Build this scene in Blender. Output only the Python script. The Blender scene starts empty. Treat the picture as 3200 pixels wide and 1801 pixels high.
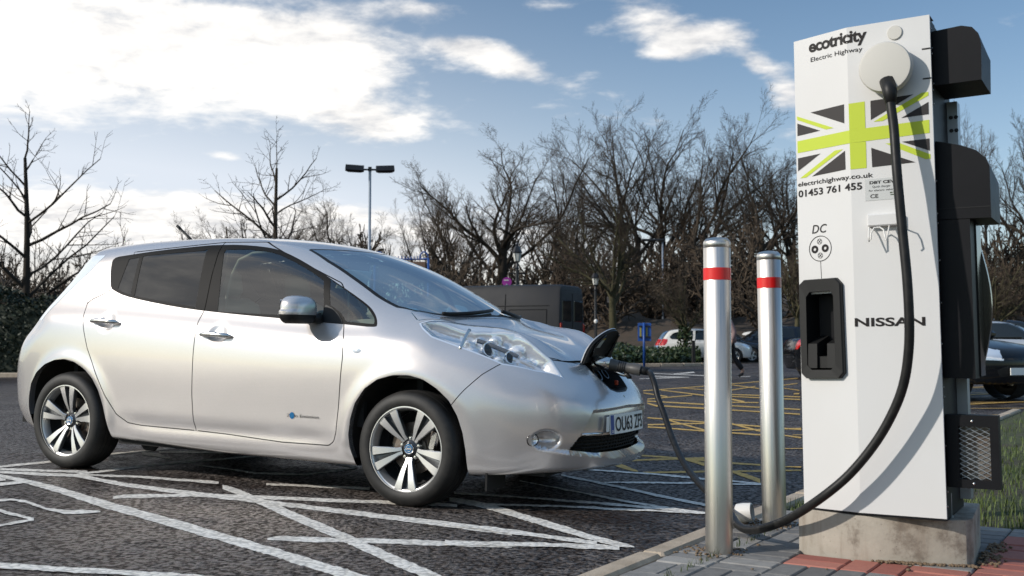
import bpy, bmesh, math, random
import numpy as np
from mathutils import Vector, Matrix
R_ = random.Random(11)
NPR = np.random.RandomState(5)
S = bpy.context.scene
COL = S.collection
RAD = math.radians

# ------------------------------------------------------------------ camera, sky, sun, exposure
cam_d = bpy.data.cameras.new('camera'); cam = bpy.data.objects.new('camera', cam_d); COL.objects.link(cam)
cam_d.sensor_width = 36.0; cam_d.lens = 3354.0 / 3200.0 * 36.0
cam_d.clip_start = 0.05; cam_d.clip_end = 3000
cam.location = (0, 0, 0.88); cam.rotation_euler = (RAD(90 + 2.91), 0, 0)
cam_d.dof.use_dof = True; cam_d.dof.focus_distance = 5.6; cam_d.dof.aperture_fstop = 5.6
S.camera = cam
SUN_AZ = 250.0      # degrees clockwise from +Y: the sun stands behind the camera's left shoulder
SUN_EL = 27.0
world = bpy.data.worlds.new('World'); S.world = world; world.use_nodes = True
sun_d = bpy.data.lights.new('sun', 'SUN'); sun_d.energy = 3.25; sun_d.angle = RAD(1.2); sun_d.color = (1.0, 0.94, 0.865)
sun = bpy.data.objects.new('sun', sun_d); COL.objects.link(sun)
_d = Vector((math.sin(RAD(SUN_AZ)) * math.cos(RAD(SUN_EL)), math.cos(RAD(SUN_AZ)) * math.cos(RAD(SUN_EL)), math.sin(RAD(SUN_EL))))
sun.rotation_euler = _d.to_track_quat('Z', 'Y').to_euler(); sun.location = _d * 60
S.view_settings.view_transform = 'Standard'; S.view_settings.look = 'None'
S.view_settings.exposure = 0.10; S.view_settings.gamma = 1.0; S.view_settings.use_curve_mapping = False
S.render.engine = 'CYCLES'
S.cycles.max_bounces = 8; S.cycles.transparent_max_bounces = 12; S.cycles.caustics_reflective = False; S.cycles.caustics_refractive = False
S.cycles.sample_clamp_indirect = 6.0

class NT:
    """small node-tree helper"""
    def __init__(s, tree): s.t = tree; s.n = tree.nodes; s.l = tree.links
    def node(s, ty, **kw):
        x = s.n.new(ty)
        for k, v in kw.items(): setattr(x, k, v)
        return x
    def put(s, sock, v):
        if isinstance(v, bpy.types.NodeSocket): s.l.new(v, sock)
        elif isinstance(v, (tuple, list)) and sock.type == 'RGBA' and len(v) == 3: sock.default_value = (*v, 1)
        else: sock.default_value = v
    def math(s, op, a, b=0.0, c=None, clamp=False):
        x = s.node('ShaderNodeMath', operation=op); x.use_clamp = clamp
        s.put(x.inputs[0], a); s.put(x.inputs[1], b)
        if c is not None: s.put(x.inputs[2], c)
        return x.outputs[0]
    def mix(s, f, a, b, blend='MIX'):
        x = s.node('ShaderNodeMix', data_type='RGBA', blend_type=blend)
        s.put(x.inputs[0], f); s.put(x.inputs[6], a); s.put(x.inputs[7], b)
        return x.outputs[2]
    def ramp(s, f, a, b, lo=0.0, hi=1.0, interp='SMOOTHSTEP'):
        x = s.node('ShaderNodeMapRange', interpolation_type=interp)
        s.put(x.inputs[0], f); s.put(x.inputs[1], a); s.put(x.inputs[2], b); s.put(x.inputs[3], lo); s.put(x.inputs[4], hi)
        return x.outputs[0]
    def noise(s, vec, scale, detail=4.0, rough=0.55, dist=0.0):
        x = s.node('ShaderNodeTexNoise'); x.inputs['Scale'].default_value = scale; x.inputs['Detail'].default_value = detail
        x.inputs['Roughness'].default_value = rough; x.inputs['Distortion'].default_value = dist
        if vec is not None: s.l.new(vec, x.inputs['Vector'])
        return x.outputs['Fac']
    def vor(s, vec, scale, feature='F1', out='Distance', rnd=1.0):
        x = s.node('ShaderNodeTexVoronoi', feature=feature); x.inputs['Scale'].default_value = scale; x.inputs['Randomness'].default_value = rnd
        if vec is not None: s.l.new(vec, x.inputs['Vector'])
        return x.outputs[out]
    def mapping(s, vec, scale=(1, 1, 1), rot=(0, 0, 0), loc=(0, 0, 0)):
        x = s.node('ShaderNodeMapping'); s.l.new(vec, x.inputs[0]); x.inputs['Scale'].default_value = scale; x.inputs['Rotation'].default_value = rot; x.inputs['Location'].default_value = loc
        return x.outputs[0]

# ---- the sky: Nishita air with broken cloud
w = NT(world.node_tree); w.n.clear()
out = w.node('ShaderNodeOutputWorld'); bg = w.node('ShaderNodeBackground')
sky = w.node('ShaderNodeTexSky', sky_type='NISHITA'); sky.sun_disc = False
sky.sun_elevation = RAD(SUN_EL); sky.sun_rotation = RAD(SUN_AZ); sky.air_density = 1.0; sky.dust_density = 0.6; sky.ozone_density = 1.3
tc = w.node('ShaderNodeTexCoord'); sep = w.node('ShaderNodeSeparateXYZ'); w.l.new(tc.outputs['Generated'], sep.inputs[0])
gx, gy, gz = sep.outputs
az = w.math('MULTIPLY', w.math('ARCTAN2', gx, gy), 57.2958)
el = w.math('MULTIPLY', w.math('ARCSINE', gz), 57.2958)
comb = w.node('ShaderNodeCombineXYZ')
# cloud-deck coordinates (flattened towards the horizon)
zz = w.math('ADD', w.math('MAXIMUM', gz, 0.0), 0.16)
w.put(comb.inputs[0], w.math('DIVIDE', gx, zz)); w.put(comb.inputs[1], w.math('DIVIDE', gy, zz)); comb.inputs[2].default_value = 3.7
n1 = w.noise(comb.outputs[0], 1.15, 9.0, 0.56, 0.25)
n2 = w.noise(comb.outputs[0], 4.2, 9.0, 0.58, 0.35)
n3 = w.noise(comb.outputs[0], 13.0, 8.0, 0.6, 0.2)
nn = w.math('ADD', w.math('ADD', w.math('MULTIPLY', n1, 0.42), w.math('MULTIPLY', n2, 0.38)), w.math('MULTIPLY', n3, 0.20))
def blob(a0, e0, sa, se, wt, tilt=0.0):
    da = w.math('SUBTRACT', az, a0); de = w.math('SUBTRACT', el, e0)
    if tilt: de = w.math('SUBTRACT', de, w.math('MULTIPLY', da, tilt))
    q = w.math('ADD', w.math('POWER', w.math('ABSOLUTE', w.math('DIVIDE', da, sa)), 2.0), w.math('POWER', w.math('ABSOLUTE', w.math('DIVIDE', de, se)), 2.0))
    return w.math('MULTIPLY', w.math('POWER', 2.71828, w.math('MULTIPLY', q, -1.0)), wt)
cover = None
for b in [(-24, 14.4, 16, 3.7, .27), (6.6, 18.2, 3.6, .9, .21), (-4.5, 17.4, 3.0, .7, .16), (1.5, 17.6, 2.0, .5, .12), (-10.5, 14.6, 5.5, 2.6, .21), (-60, 20, 38, 14, .26), (-17, 8.6, 7, 1.1, .16), (-27, 6.3, 12, 1.7, .25), (-15, 6.0, 8, 1.5, .22),
          (-7.4, 11.3, 3.0, 1.1, .21), (-10.5, 12.4, 2.6, .5, .14), (-2.8, 15.7, 2.4, .7, .19), (-.2, 14.8, 2.4, .8, .21, -.25), (7.6, 16.6, 2.6, .9, .20), (8.6, 15.2, 2.0, .8, .20), (11.2, 15.9, 2.8, .8, .21), (13.0, 14.4, 1.3, .8, .19, -.5), (14.6, 12.6, 1.3, 1.1, .18), (-15.2, 9.6, 1.4, .32, .2),
          (15.6, 17.8, 2.4, .5, .08), (5, 5.2, 16, 1.6, .13), (150, 16, 60, 9, .16), (-150, 22, 40, 12, .14), (60, 12, 25, 5, .10), (-112, 34, 40, 18, .20), (0, 50, 70, 16, .06), (180, 55, 90, 18, .10)]:
    x = blob(*b); cover = x if cover is None else w.math('ADD', cover, x)
for b in [(-26, 9.3, 14, 1.2, .22), (-29, 17.1, 3.2, .7, .12), (-14, 8.0, 9, 0.8, .10), (-14.5, 17.3, 3.0, .35, .10)]:
    cover = w.math('SUBTRACT', cover, blob(*b))
dens = w.ramp(w.math('ADD', nn, cover), 0.57, 0.75)
# thin bright haze veils the low air to the left
veil = w.math('ADD', w.math('ADD', blob(-34, 8, 28, 10, .66), blob(-12, 5.0, 20, 5.0, .42)), blob(10, 0.0, 60, 11.0, .38))
veil = w.math('MINIMUM', veil, .85)
skyc = w.mix(1.0, sky.outputs[0], (0.70, 0.84, 0.92), 'MULTIPLY')
skyc = w.mix(veil, skyc, w.mix(w.ramp(el, 1.5, 7.5), (8.4, 7.7, 6.9), (7.2, 7.6, 8.3)))
high = w.ramp(el, 20.0, 48.0, 0.0, .42)      # upper sky out of view brightened pale blue, added for the car's reflections
skyc = w.mix(high, skyc, (3.2, 5.2, 8.0))
lit = w.ramp(w.math('ADD', w.math('ADD', w.math('MULTIPLY', n2, .6), w.math('MULTIPLY', n3, .4)), w.math('MULTIPLY', blob(-28, 13, 18, 9, 1.0), .22)), .36, .68, 0.0, 1.0)
clc = w.mix(lit, (5.5, 5.55, 5.75), (9.7, 9.4, 9.0))
skyc = w.mix(w.math('MULTIPLY', dens, .95), skyc, clc)
# below the horizon: dull ground colour so nothing glows from underneath
below = w.ramp(gz, -0.02, 0.0)
skyc = w.mix(below, (0.7, 0.65, 0.6), skyc)
w.l.new(skyc, bg.inputs[0]); bg.inputs[1].default_value = 0.112
w.l.new(bg.outputs[0], out.inputs[0])

# ------------------------------------------------------------------ helpers
def prop(o, label=None, cat=None, group=None, kind=None):
    if label: o['label'] = label
    if cat: o['category'] = cat
    if group: o['group'] = group
    if kind: o['kind'] = kind
    return o
def empty(name, loc=(0, 0, 0), rz=0.0, label=None, cat=None, group=None):
    o = bpy.data.objects.new(name, None); COL.objects.link(o); o.location = loc; o.rotation_euler = (0, 0, rz); o.empty_display_size = .1
    return prop(o, label, cat, group)
def mesh_obj(name, verts, faces, mats, parent=None, smooth=False, normals=None, midx=None):
    me = bpy.data.meshes.new(name)
    me.from_pydata([tuple(map(float, v)) for v in verts], [], [tuple(int(i) for i in f) for f in faces])
    for m in (mats if isinstance(mats, (list, tuple)) else [mats]): me.materials.append(m)
    if midx is not None: me.polygons.foreach_set('material_index', np.asarray(midx, np.int32))
    if smooth: me.polygons.foreach_set('use_smooth', np.ones(len(me.polygons), bool))
    me.update()
    if normals is not None: me.normals_split_custom_set_from_vertices([tuple(map(float, n)) for n in normals])
    o = bpy.data.objects.new(name, me); COL.objects.link(o)
    if parent is not None: o.parent = parent
    return o
def link_mesh(name, me, parent=None):
    o = bpy.data.objects.new(name, me); COL.objects.link(o)
    if parent is not None: o.parent = parent
    return o
def fast_mesh(name, V, F, mats, smooth=True):
    """numpy verts (N,3), faces (M,k) all the same size"""
    me = bpy.data.meshes.new(name); V = np.asarray(V, np.float32); F = np.asarray(F, np.int32); k = F.shape[1]
    me.vertices.add(len(V)); me.vertices.foreach_set('co', V.ravel())
    me.loops.add(F.size); me.loops.foreach_set('vertex_index', F.ravel())
    me.polygons.add(len(F)); me.polygons.foreach_set('loop_start', np.arange(0, F.size, k, dtype=np.int32)); me.polygons.foreach_set('loop_total', np.full(len(F), k, np.int32))
    if smooth: me.polygons.foreach_set('use_smooth', np.ones(len(F), bool))
    for m in (mats if isinstance(mats, (list, tuple)) else [mats]): me.materials.append(m)
    me.update(calc_edges=True); me.validate()
    return me
class MB:
    """collects shapes into one mesh"""
    def __init__(s): s.v = []; s.f = []; s.m = []
    def add(s, V, F, mi=0):
        b = len(s.v); s.v += [tuple(map(float, p)) for p in V]; s.f += [tuple(b + int(i) for i in f) for f in F]; s.m += [mi] * len(F); return s
    def box(s, c, sz, rz=0.0, mi=0, M=None, bev=0.0):
        x, y, z = [q / 2 for q in sz]
        if bev > 0:
            b = min(bev, x * .9, y * .9, z * .9); V = []; 
            for dz, ins in ((-z, b), (-z + b, 0), (z - b, 0), (z, b)):
                xx, yy = x - ins, y - ins; k = b if ins == 0 else b * .5
                V += [(-xx + k, -yy, dz), (xx - k, -yy, dz), (xx, -yy + k, dz), (xx, yy - k, dz), (xx - k, yy, dz), (-xx + k, yy, dz), (-xx, yy - k, dz), (-xx, -yy + k, dz)]
            F = [tuple(range(7, -1, -1)), tuple(range(24, 32))]
            for r in range(3):
                for k in range(8): F.append((r * 8 + k, r * 8 + (k + 1) % 8, r * 8 + 8 + (k + 1) % 8, r * 8 + 8 + k))
        else:
            V = [(-x, -y, -z), (x, -y, -z), (x, y, -z), (-x, y, -z), (-x, -y, z), (x, -y, z), (x, y, z), (-x, y, z)]
            F = [(3, 2, 1, 0), (4, 5, 6, 7), (0, 1, 5, 4), (1, 2, 6, 5), (2, 3, 7, 6), (3, 0, 4, 7)]
        ca, sa = math.cos(rz), math.sin(rz)
        V = [Vector((p[0] * ca - p[1] * sa, p[0] * sa + p[1] * ca, p[2])) for p in V]
        if M is not None: V = [M @ p for p in V]
        V = [(p[0] + c[0], p[1] + c[1], p[2] + c[2]) for p in V]
        return s.add(V, F, mi)
    def tube(s, pts, r, n=8, mi=0, cap=True):
        P = [Vector(p) for p in pts]; rr = r if isinstance(r, (list, tuple)) else [r] * len(P)
        V = []; F = []; up = None
        for i, p in enumerate(P):
            t = (P[min(i + 1, len(P) - 1)] - P[max(i - 1, 0)]).normalized()
            if up is None: up = t.orthogonal().normalized()
            up = (up - t * up.dot(t)).normalized(); sd = t.cross(up)
            for k in range(n):
                a = 2 * math.pi * k / n; V.append(p + (up * math.cos(a) + sd * math.sin(a)) * rr[i])
        for i in range(len(P) - 1):
            for k in range(n): F.append((i * n + k, i * n + (k + 1) % n, (i + 1) * n + (k + 1) % n, (i + 1) * n + k))
        if cap: F.append(tuple(range(n - 1, -1, -1))); F.append(tuple((len(P) - 1) * n + k for k in range(n)))
        return s.add(V, F, mi)
    def lathe(s, prof, n=32, axis='z', c=(0, 0, 0), mi=0, M=None):
        V = []; F = []; k = len(prof)
        for i in range(n):
            a = 2 * math.pi * i / n
            for r, h in prof:
                p = (r * math.cos(a), r * math.sin(a), h)
                if axis == 'y': p = (p[0], p[2], p[1])
                if axis == 'x': p = (p[2], p[0], p[1])
                V.append(Vector(p))
        if M is not None: V = [M @ p for p in V]
        V = [(p[0] + c[0], p[1] + c[1], p[2] + c[2]) for p in V]
        for i in range(n):
            for j in range(k - 1):
                q = (i * k + j, ((i + 1) % n) * k + j, ((i + 1) % n) * k + j + 1, i * k + j + 1)
                F.append(q if axis != 'y' else q[::-1])
        return s.add(V, F, mi)
    def prism(s, poly, z0, z1, mi=0, M=None):
        n = len(poly); V = [Vector((p[0], p[1], z0)) for p in poly] + [Vector((p[0], p[1], z1)) for p in poly]
        if M is not None: V = [M @ p for p in V]
        F = [tuple(range(n - 1, -1, -1)), tuple(range(n, 2 * n))] + [(i, (i + 1) % n, n + (i + 1) % n, n + i) for i in range(n)]
        return s.add(V, F, mi)
    def make(s, name, mats, parent=None, smooth=False, auto=None):
        o = mesh_obj(name, s.v, s.f, mats, parent, smooth, None, s.m)
        if auto is not None: sharp(o, auto)
        return o
def sharp(o, deg):
    """smooth shading with hard edges kept above an angle"""
    me = o.data; bm = bmesh.new(); bm.from_mesh(me); lim = RAD(deg)
    for f in bm.faces: f.smooth = True
    for e in bm.edges:
        if len(e.link_faces) == 2 and e.calc_face_angle(0) > lim: e.smooth = False
    bm.to_mesh(me); bm.free(); return o
_text_cache = {}
def text_mesh(body, size=1.0, bold=0.0, shear=0.0, spacing=1.0):
    """flat triangles of a word, in text units: list of verts (x, y) and faces"""
    key = (body, bold, shear, spacing)
    if key not in _text_cache:
        cu = bpy.data.curves.new('lettering', 'FONT'); cu.body = body; cu.size = 1.0; cu.offset = bold; cu.shear = shear; cu.space_character = spacing
        cu.resolution_u = 4; cu.fill_mode = 'FRONT'
        o = bpy.data.objects.new('lettering', cu); COL.objects.link(o)
        dg = bpy.context.evaluated_depsgraph_get(); me = o.evaluated_get(dg).to_mesh()
        V = [(v.co.x, v.co.y) for v in me.vertices]; F = [tuple(p.vertices) for p in me.polygons]
        o.evaluated_get(dg).to_mesh_clear(); bpy.data.objects.remove(o); bpy.data.curves.remove(cu)
        _text_cache[key] = (V, F)
    return _text_cache[key]

# ------------------------------------------------------------------ materials
def mat(name, color=(.5, .5, .5), rough=.5, metal=0.0, spec=.5, coat=0.0, coat_r=.03, build=None, emit=None):
    m = bpy.data.materials.new(name); m.use_nodes = True; t = NT(m.node_tree); p = t.n['Principled BSDF']
    p.inputs['Base Color'].default_value = (*color, 1); p.inputs['Roughness'].default_value = rough; p.inputs['Metallic'].default_value = metal
    p.inputs['Specular IOR Level'].default_value = spec; p.inputs['Coat Weight'].default_value = coat; p.inputs['Coat Roughness'].default_value = coat_r
    if emit: p.inputs['Emission Color'].default_value = (*emit[:3], 1); p.inputs['Emission Strength'].default_value = emit[3]
    if build: build(t, p)
    return m
def objco(t): return t.node('ShaderNodeTexCoord').outputs['Object']
def wear(scale, amt, dark, rough_amt=0.0, bump=0.0, bscale=80.0):
    """mottled colour + slight roughness variation + fine bump"""
    def b(t, p):
        v = objco(t); n = t.noise(v, scale, 6, .6); base = tuple(p.inputs['Base Color'].default_value)[:3]
        t.put(p.inputs['Base Color'], t.mix(t.math('MULTIPLY', t.ramp(n, .35, .7), amt), base, dark))
        if rough_amt: t.put(p.inputs['Roughness'], t.math('ADD', t.math('MULTIPLY', t.noise(v, scale * 2.3, 4), rough_amt), p.inputs['Roughness'].default_value - rough_amt * .5))
        if bump:
            bn = t.node('ShaderNodeBump'); bn.inputs['Strength'].default_value = bump; bn.inputs['Distance'].default_value = .01
            t.put(bn.inputs['Height'], t.noise(v, bscale, 5, .6)); t.l.new(bn.outputs[0], p.inputs['Normal'])
    return b
def m_asphalt(t, p):
    v = objco(t)
    g = t.vor(v, 34.0); gc = t.vor(v, 34.0, 'F1', 'Color'); n2 = t.noise(v, 120.0, 4, .65); n1 = t.noise(v, 38.0, 3, .6); big = t.noise(v, .5, 5, .6); mid = t.noise(v, 3.4, 7, .65)
    tint = t.mix(t.ramp(n1, .42, .58), (.008, .007, .0065), (.22, .195, .178))
    tint = t.mix(.40, tint, t.mix(t.ramp(gc, .25, .85), (.014, .012, .012), (.17, .15, .138)))
    tint = t.mix(t.ramp(mid, .42, .72, 0, .5), tint, (.038, .027, .022))
    tint = t.mix(t.ramp(n2, .58, .74, 0, .55), tint, (.30, .28, .26))
    wet = t.ramp(t.math('ADD', t.math('MULTIPLY', big, .75), t.math('MULTIPLY', mid, .38)), .50, .66)
    tint = t.mix(wet, tint, t.mix(1.0, tint, (.42, .36, .33), 'MULTIPLY'))
    oil = t.ramp(t.noise(v, 1.05, 6, .6, .4), .57, .68)
    tint = t.mix(t.math('MULTIPLY', oil, .75), tint, t.mix(1.0, tint, (.36, .32, .30), 'MULTIPLY'))
    tint = t.mix(1.0, tint, (.90, .87, .85), 'MULTIPLY')
    t.put(p.inputs['Base Color'], tint)
    t.put(p.inputs['Roughness'], t.math('SUBTRACT', .60, t.math('MULTIPLY', wet, .27)))
    grain = t.math('ADD', t.math('MULTIPLY', n1, .7), t.math('MULTIPLY', t.math('SUBTRACT', .75, g), .45))
    t.put(p.inputs['Specular IOR Level'], t.ramp(grain, .40, .56, .03, .62))
    h = t.math('ADD', t.math('MULTIPLY', t.math('SUBTRACT', 1.0, g), .8), t.math('MULTIPLY', n2, .4))
    h = t.math('ADD', h, t.math('MULTIPLY', n1, 1.6))
    bn = t.node('ShaderNodeBump'); bn.inputs['Strength'].default_value = 1.0; bn.inputs['Distance'].default_value = .012
    t.put(bn.inputs['Height'], h); t.l.new(bn.outputs[0], p.inputs['Normal'])
def m_paint_line(col, dirt):
    def b(t, p):
        v = objco(t); n = t.noise(v, 7.0, 7, .65); f = t.vor(v, 34.0); n3 = t.noise(v, 40.0, 6, .72); pt = t.noise(v, 1.6, 5, .6)
        c = t.mix(t.ramp(n, .42, .75, 0, .65), col, dirt)
        hole = t.math('ADD', n3, t.math('MULTIPLY', pt, .32))
        c = t.mix(t.ramp(hole, .76, .88, 0, .8), c, (.06, .052, .047)); c = t.mix(t.ramp(f, .40, .65, 0, .35), c, (.10, .09, .08))
        t.put(p.inputs['Base Color'], c); p.inputs['Roughness'].default_value = .7; p.inputs['Specular IOR Level'].default_value = .15
        bn = t.node('ShaderNodeBump'); bn.inputs['Strength'].default_value = .6; bn.inputs['Distance'].default_value = .005
        t.put(bn.inputs['Height'], t.math('ADD', t.math('SUBTRACT', 1.0, f), n3)); t.l.new(bn.outputs[0], p.inputs['Normal'])
    return b
def m_grass_ground(t, p):
    v = objco(t); n = t.noise(v, 1.3, 7, .65); n2 = t.noise(v, 14.0, 5, .6)
    c = t.mix(t.ramp(n2, .3, .7), (.035, .045, .014), (.075, .085, .028)); c = t.mix(t.ramp(n, .45, .65), c, (.055, .040, .027))
    t.put(p.inputs['Base Color'], c); p.inputs['Roughness'].default_value = .95
    bn = t.node('ShaderNodeBump'); bn.inputs['Strength'].default_value = .8; bn.inputs['Distance'].default_value = .05
    t.put(bn.inputs['Height'], n2); t.l.new(bn.outputs[0], p.inputs['Normal'])
def m_objvar(dark, light, rough=.8, scale=25.0, bump=.4):
    """colour that differs from object to object and mottles over each"""
    def b(t, p):
        v = objco(t); info = t.node('ShaderNodeObjectInfo'); geo = t.node('ShaderNodeNewGeometry')
        f = t.math('ADD', t.math('MULTIPLY', info.outputs['Random'], .55), t.math('MULTIPLY', t.noise(geo.outputs['Position'], scale, 6, .65), .6))
        t.put(p.inputs['Base Color'], t.mix(t.ramp(f, .25, .95), dark, light)); p.inputs['Roughness'].default_value = rough
        bn = t.node('ShaderNodeBump'); bn.inputs['Strength'].default_value = bump; bn.inputs['Distance'].default_value = .004
        t.put(bn.inputs['Height'], t.noise(geo.outputs['Position'], 160.0, 4, .65)); t.l.new(bn.outputs[0], p.inputs['Normal'])
    return b
def m_concrete(t, p):
    v = objco(t); n = t.noise(v, 3.0, 8, .68); n2 = t.noise(v, 26.0, 6, .6); pit = t.vor(v, 38.0)
    st = t.noise(t.mapping(v, (7, 7, 1.1)), 2.0, 6, .6)
    c = t.mix(t.ramp(n, .3, .7), (.44, .395, .33), (.31, .275, .225)); c = t.mix(t.ramp(st, .46, .72, 0, .75), c, (.20, .15, .11)); c = t.mix(t.ramp(t.noise(v, 6.0, 8, .72), .50, .64, 0, .75), c, (.15, .118, .09))
    c = t.mix(t.ramp(pit, .0, .10, .7, 0), c, (.12, .095, .07)); c = t.mix(t.ramp(n2, .6, .8, 0, .4), c, (.46, .40, .33))
    t.put(p.inputs['Base Color'], c); p.inputs['Roughness'].default_value = .85
    bn = t.node('ShaderNodeBump'); bn.inputs['Strength'].default_value = .45; bn.inputs['Distance'].default_value = .006
    t.put(bn.inputs['Height'], t.math('ADD', n2, t.ramp(pit, 0, .12))); t.l.new(bn.outputs[0], p.inputs['Normal'])
def m_brushed(t, p):
    v = objco(t); n = t.noise(t.mapping(v, (1, 1, .02)), 160.0, 3, .5)
    sm = t.noise(t.mapping(v, (1, 1, .03)), 42.0, 5, .65)
    t.put(p.inputs['Roughness'], t.ramp(n, .2, .8, .27, .42)); t.put(p.inputs['Base Color'], t.mix(t.ramp(sm, .4, .8, 0, .35), (.60, .57, .53), (.46, .435, .40)))
    p.inputs['Anisotropic'].default_value = .55
    bn = t.node('ShaderNodeBump'); bn.inputs['Strength'].default_value = .12; bn.inputs['Distance'].default_value = .0008
    t.put(bn.inputs['Height'], n); t.l.new(bn.outputs[0], p.inputs['Normal'])
def m_car_paint(t, p):
    v = objco(t); fl = t.vor(v, 900.0, 'F1', 'Color')
    c = t.mix(t.ramp(fl, .2, .9), (.635, .60, .585), (.715, .68, .665))
    t.put(p.inputs['Base Color'], c)
def m_tyre(t, p):
    v = objco(t); n = t.noise(v, 9.0, 6, .65)
    t.put(p.inputs['Base Color'], t.mix(t.ramp(n, .4, .75), (.009, .0085, .008), (.026, .023, .020))); p.inputs['Roughness'].default_value = .62
def m_bark(a, b_):
    def b(t, p):
        v = objco(t); n = t.noise(t.mapping(v, (1, 1, .25)), 9.0, 6, .65); info = t.node('ShaderNodeObjectInfo')
        f = t.math('ADD', t.math('MULTIPLY', n, .7), t.math('MULTIPLY', info.outputs['Random'], .3))
        t.put(p.inputs['Base Color'], t.mix(t.ramp(f, .25, .8), a, b_)); p.inputs['Roughness'].default_value = .95
    return b
def glass_mat(name, tint, trans, ior=1.5, rough=.0, refl=1.0, boost=0.0):
    m = bpy.data.materials.new(name); m.use_nodes = True; t = NT(m.node_tree); t.n.clear()
    o = t.node('ShaderNodeOutputMaterial'); tr = t.node('ShaderNodeBsdfTransparent'); gl = t.node('ShaderNodeBsdfGlossy'); mx = t.node('ShaderNodeMixShader')
    tr.inputs[0].default_value = (*[q * trans for q in tint], 1); gl.inputs['Roughness'].default_value = rough; gl.inputs['Color'].default_value = (refl, refl, refl, 1)
    fr = t.node('ShaderNodeFresnel'); fr.inputs[0].default_value = ior
    f = t.math('MINIMUM', t.math('ADD', fr.outputs[0], boost), 1.0)
    geo = t.node('ShaderNodeNewGeometry')
    f = t.math('MULTIPLY', f, t.math('SUBTRACT', 1.0, t.math('MULTIPLY', geo.outputs['Backfacing'], .8)))
    t.l.new(f, mx.inputs[0]); t.l.new(tr.outputs[0], mx.inputs[1]); t.l.new(gl.outputs[0], mx.inputs[2]); t.l.new(mx.outputs[0], o.inputs[0])
    return m

M = {}
M['asphalt'] = mat('asphalt', build=m_asphalt)
M['white_line'] = mat('white road paint', build=m_paint_line((.86, .82, .745), (.60, .55, .47)))
M['yellow_line'] = mat('yellow road paint', build=m_paint_line((.66, .42, .12), (.45, .32, .14)))
M['turf'] = mat('turf soil', build=m_grass_ground)
M['grass'] = mat('grass blades', build=m_objvar((.042, .066, .014), (.115, .155, .038), .7, 3.0, 0))
M['brick_grey'] = mat('grey paver', build=m_objvar((.125, .12, .115), (.33, .315, .29)))
M['brick_red'] = mat('red paver', build=m_objvar((.30, .095, .070), (.43, .165, .12)))
M['joint'] = mat('joint sand', (.055, .042, .03), .95, build=wear(40, .6, (.03, .04, .012)))
M['kerb'] = mat('kerb concrete', (.47, .385, .29), .85, build=wear(7, .7, (.30, .235, .165), 0, .4, 90))
M['concrete'] = mat('plinth concrete', build=m_concrete)
M['steel'] = mat('brushed steel', (.6, .58, .55), .27, 1.0, build=m_brushed)
M['red_band'] = mat('red reflective band', (.72, .012, .012), .32, coat=.3)
M['pebble'] = mat('pebbles', build=m_objvar((.13, .085, .05), (.42, .31, .19), .8, 60.0, 0))
M['white_panel'] = mat('white powder coat', (.66, .655, .645), .45, spec=.3, build=wear(2.2, .16, (.56, .54, .50), .06))
M['cream_plastic'] = mat('cream plastic', (.56, .54, .49), .45)
M['black_steel'] = mat('black powder coat', (.006, .006, .0075), .5, spec=.18, build=wear(6, .5, (.010, .010, .012), .1))
M['black_gloss'] = mat('black gloss plastic', (.010, .010, .011), .16)
M['black_plastic'] = mat('black plastic', (.012, .012, .012), .48, spec=.3)
M['ink'] = mat('black print', (.016, .014, .014), .55, spec=.2)
M['lime'] = mat('lime print', (.50, .60, .050), .5, spec=.25)
M['charcoal_print'] = mat('charcoal print', (.030, .026, .026), .5, spec=.25)
M['plate_metal'] = mat('aluminium label', (.50, .50, .49), .4, .4)
M['galv'] = mat('galvanised steel', (.42, .45, .48), .45, .85, build=wear(8, .6, (.30, .33, .36), .2))
M['screw'] = mat('bright screw', (.75, .74, .70), .3, 1.0)
M['cable'] = mat('rubber cable', (.008, .008, .008), .45, spec=.3, build=wear(30, .4, (.03, .028, .026), .15))
M['conn_grey'] = mat('grey connector plastic', (.075, .072, .068), .45)
M['silver'] = mat('cast silver', (.66, .65, .63), .22, 1.0)
M['white_plastic'] = mat('white plastic', (.72, .70, .66), .4)
# car
M['paint'] = mat('pearl silver paint', (.66, .62, .58), .27, .62, coat=.9, coat_r=.02, build=m_car_paint)
M['gap'] = mat('shut gap shadow rubber', (.012, .012, .012), .8)
M['trim'] = mat('window trim', (.012, .0115, .011), .55, spec=.12)
M['glass_front'] = glass_mat('clear side glass', (.70, .74, .64), .85, 1.52, boost=.075)
M['glass_rear'] = glass_mat('privacy side glass', (.30, .27, .25), .30, 1.52, boost=.05)
M['windscreen'] = glass_mat('windscreen glass', (.50, .82, .88), 1.0, 1.55, boost=.36)
M['lens'] = glass_mat('clear lamp lens', (1, 1, 1), .98, 1.42, boost=.0)
M['chrome'] = mat('chrome', (.80, .80, .80), .06, 1.0)
M['satin_chrome'] = mat('satin reflector', (.95, .96, .98), .10, .60)
M['blue_reflector'] = mat('blue tinted reflector', (.22, .52, .80), .12, .4)
M['white_lens'] = mat('white lamp bar', (.74, .80, .86), .12, 0.0, coat=1.0)
M['red_lens'] = mat('red lamp lens', (.45, .01, .01), .1, coat=1.0)
M['tyre'] = mat('tyre rubber', build=m_tyre)
M['alloy'] = mat('machined alloy', (.66, .65, .635), .32, .7)
M['alloy_grey'] = mat('grey painted alloy', (.13, .135, .14), .35, .6)
M['alloy_dark'] = mat('dark grey alloy', (.085, .088, .092), .32, .7)
M['brake'] = mat('brake iron', (.22, .20, .18), .5, .8, build=wear(20, .7, (.12, .07, .04)))
M['liner'] = mat('wheel arch liner', (.014, .013, .012), .9, build=wear(12, .6, (.035, .028, .02)))
M['under'] = mat('underbody', (.010, .010, .010), .9)
M['seat'] = mat('pale seat cloth', (.40, .41, .39), .9)
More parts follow.
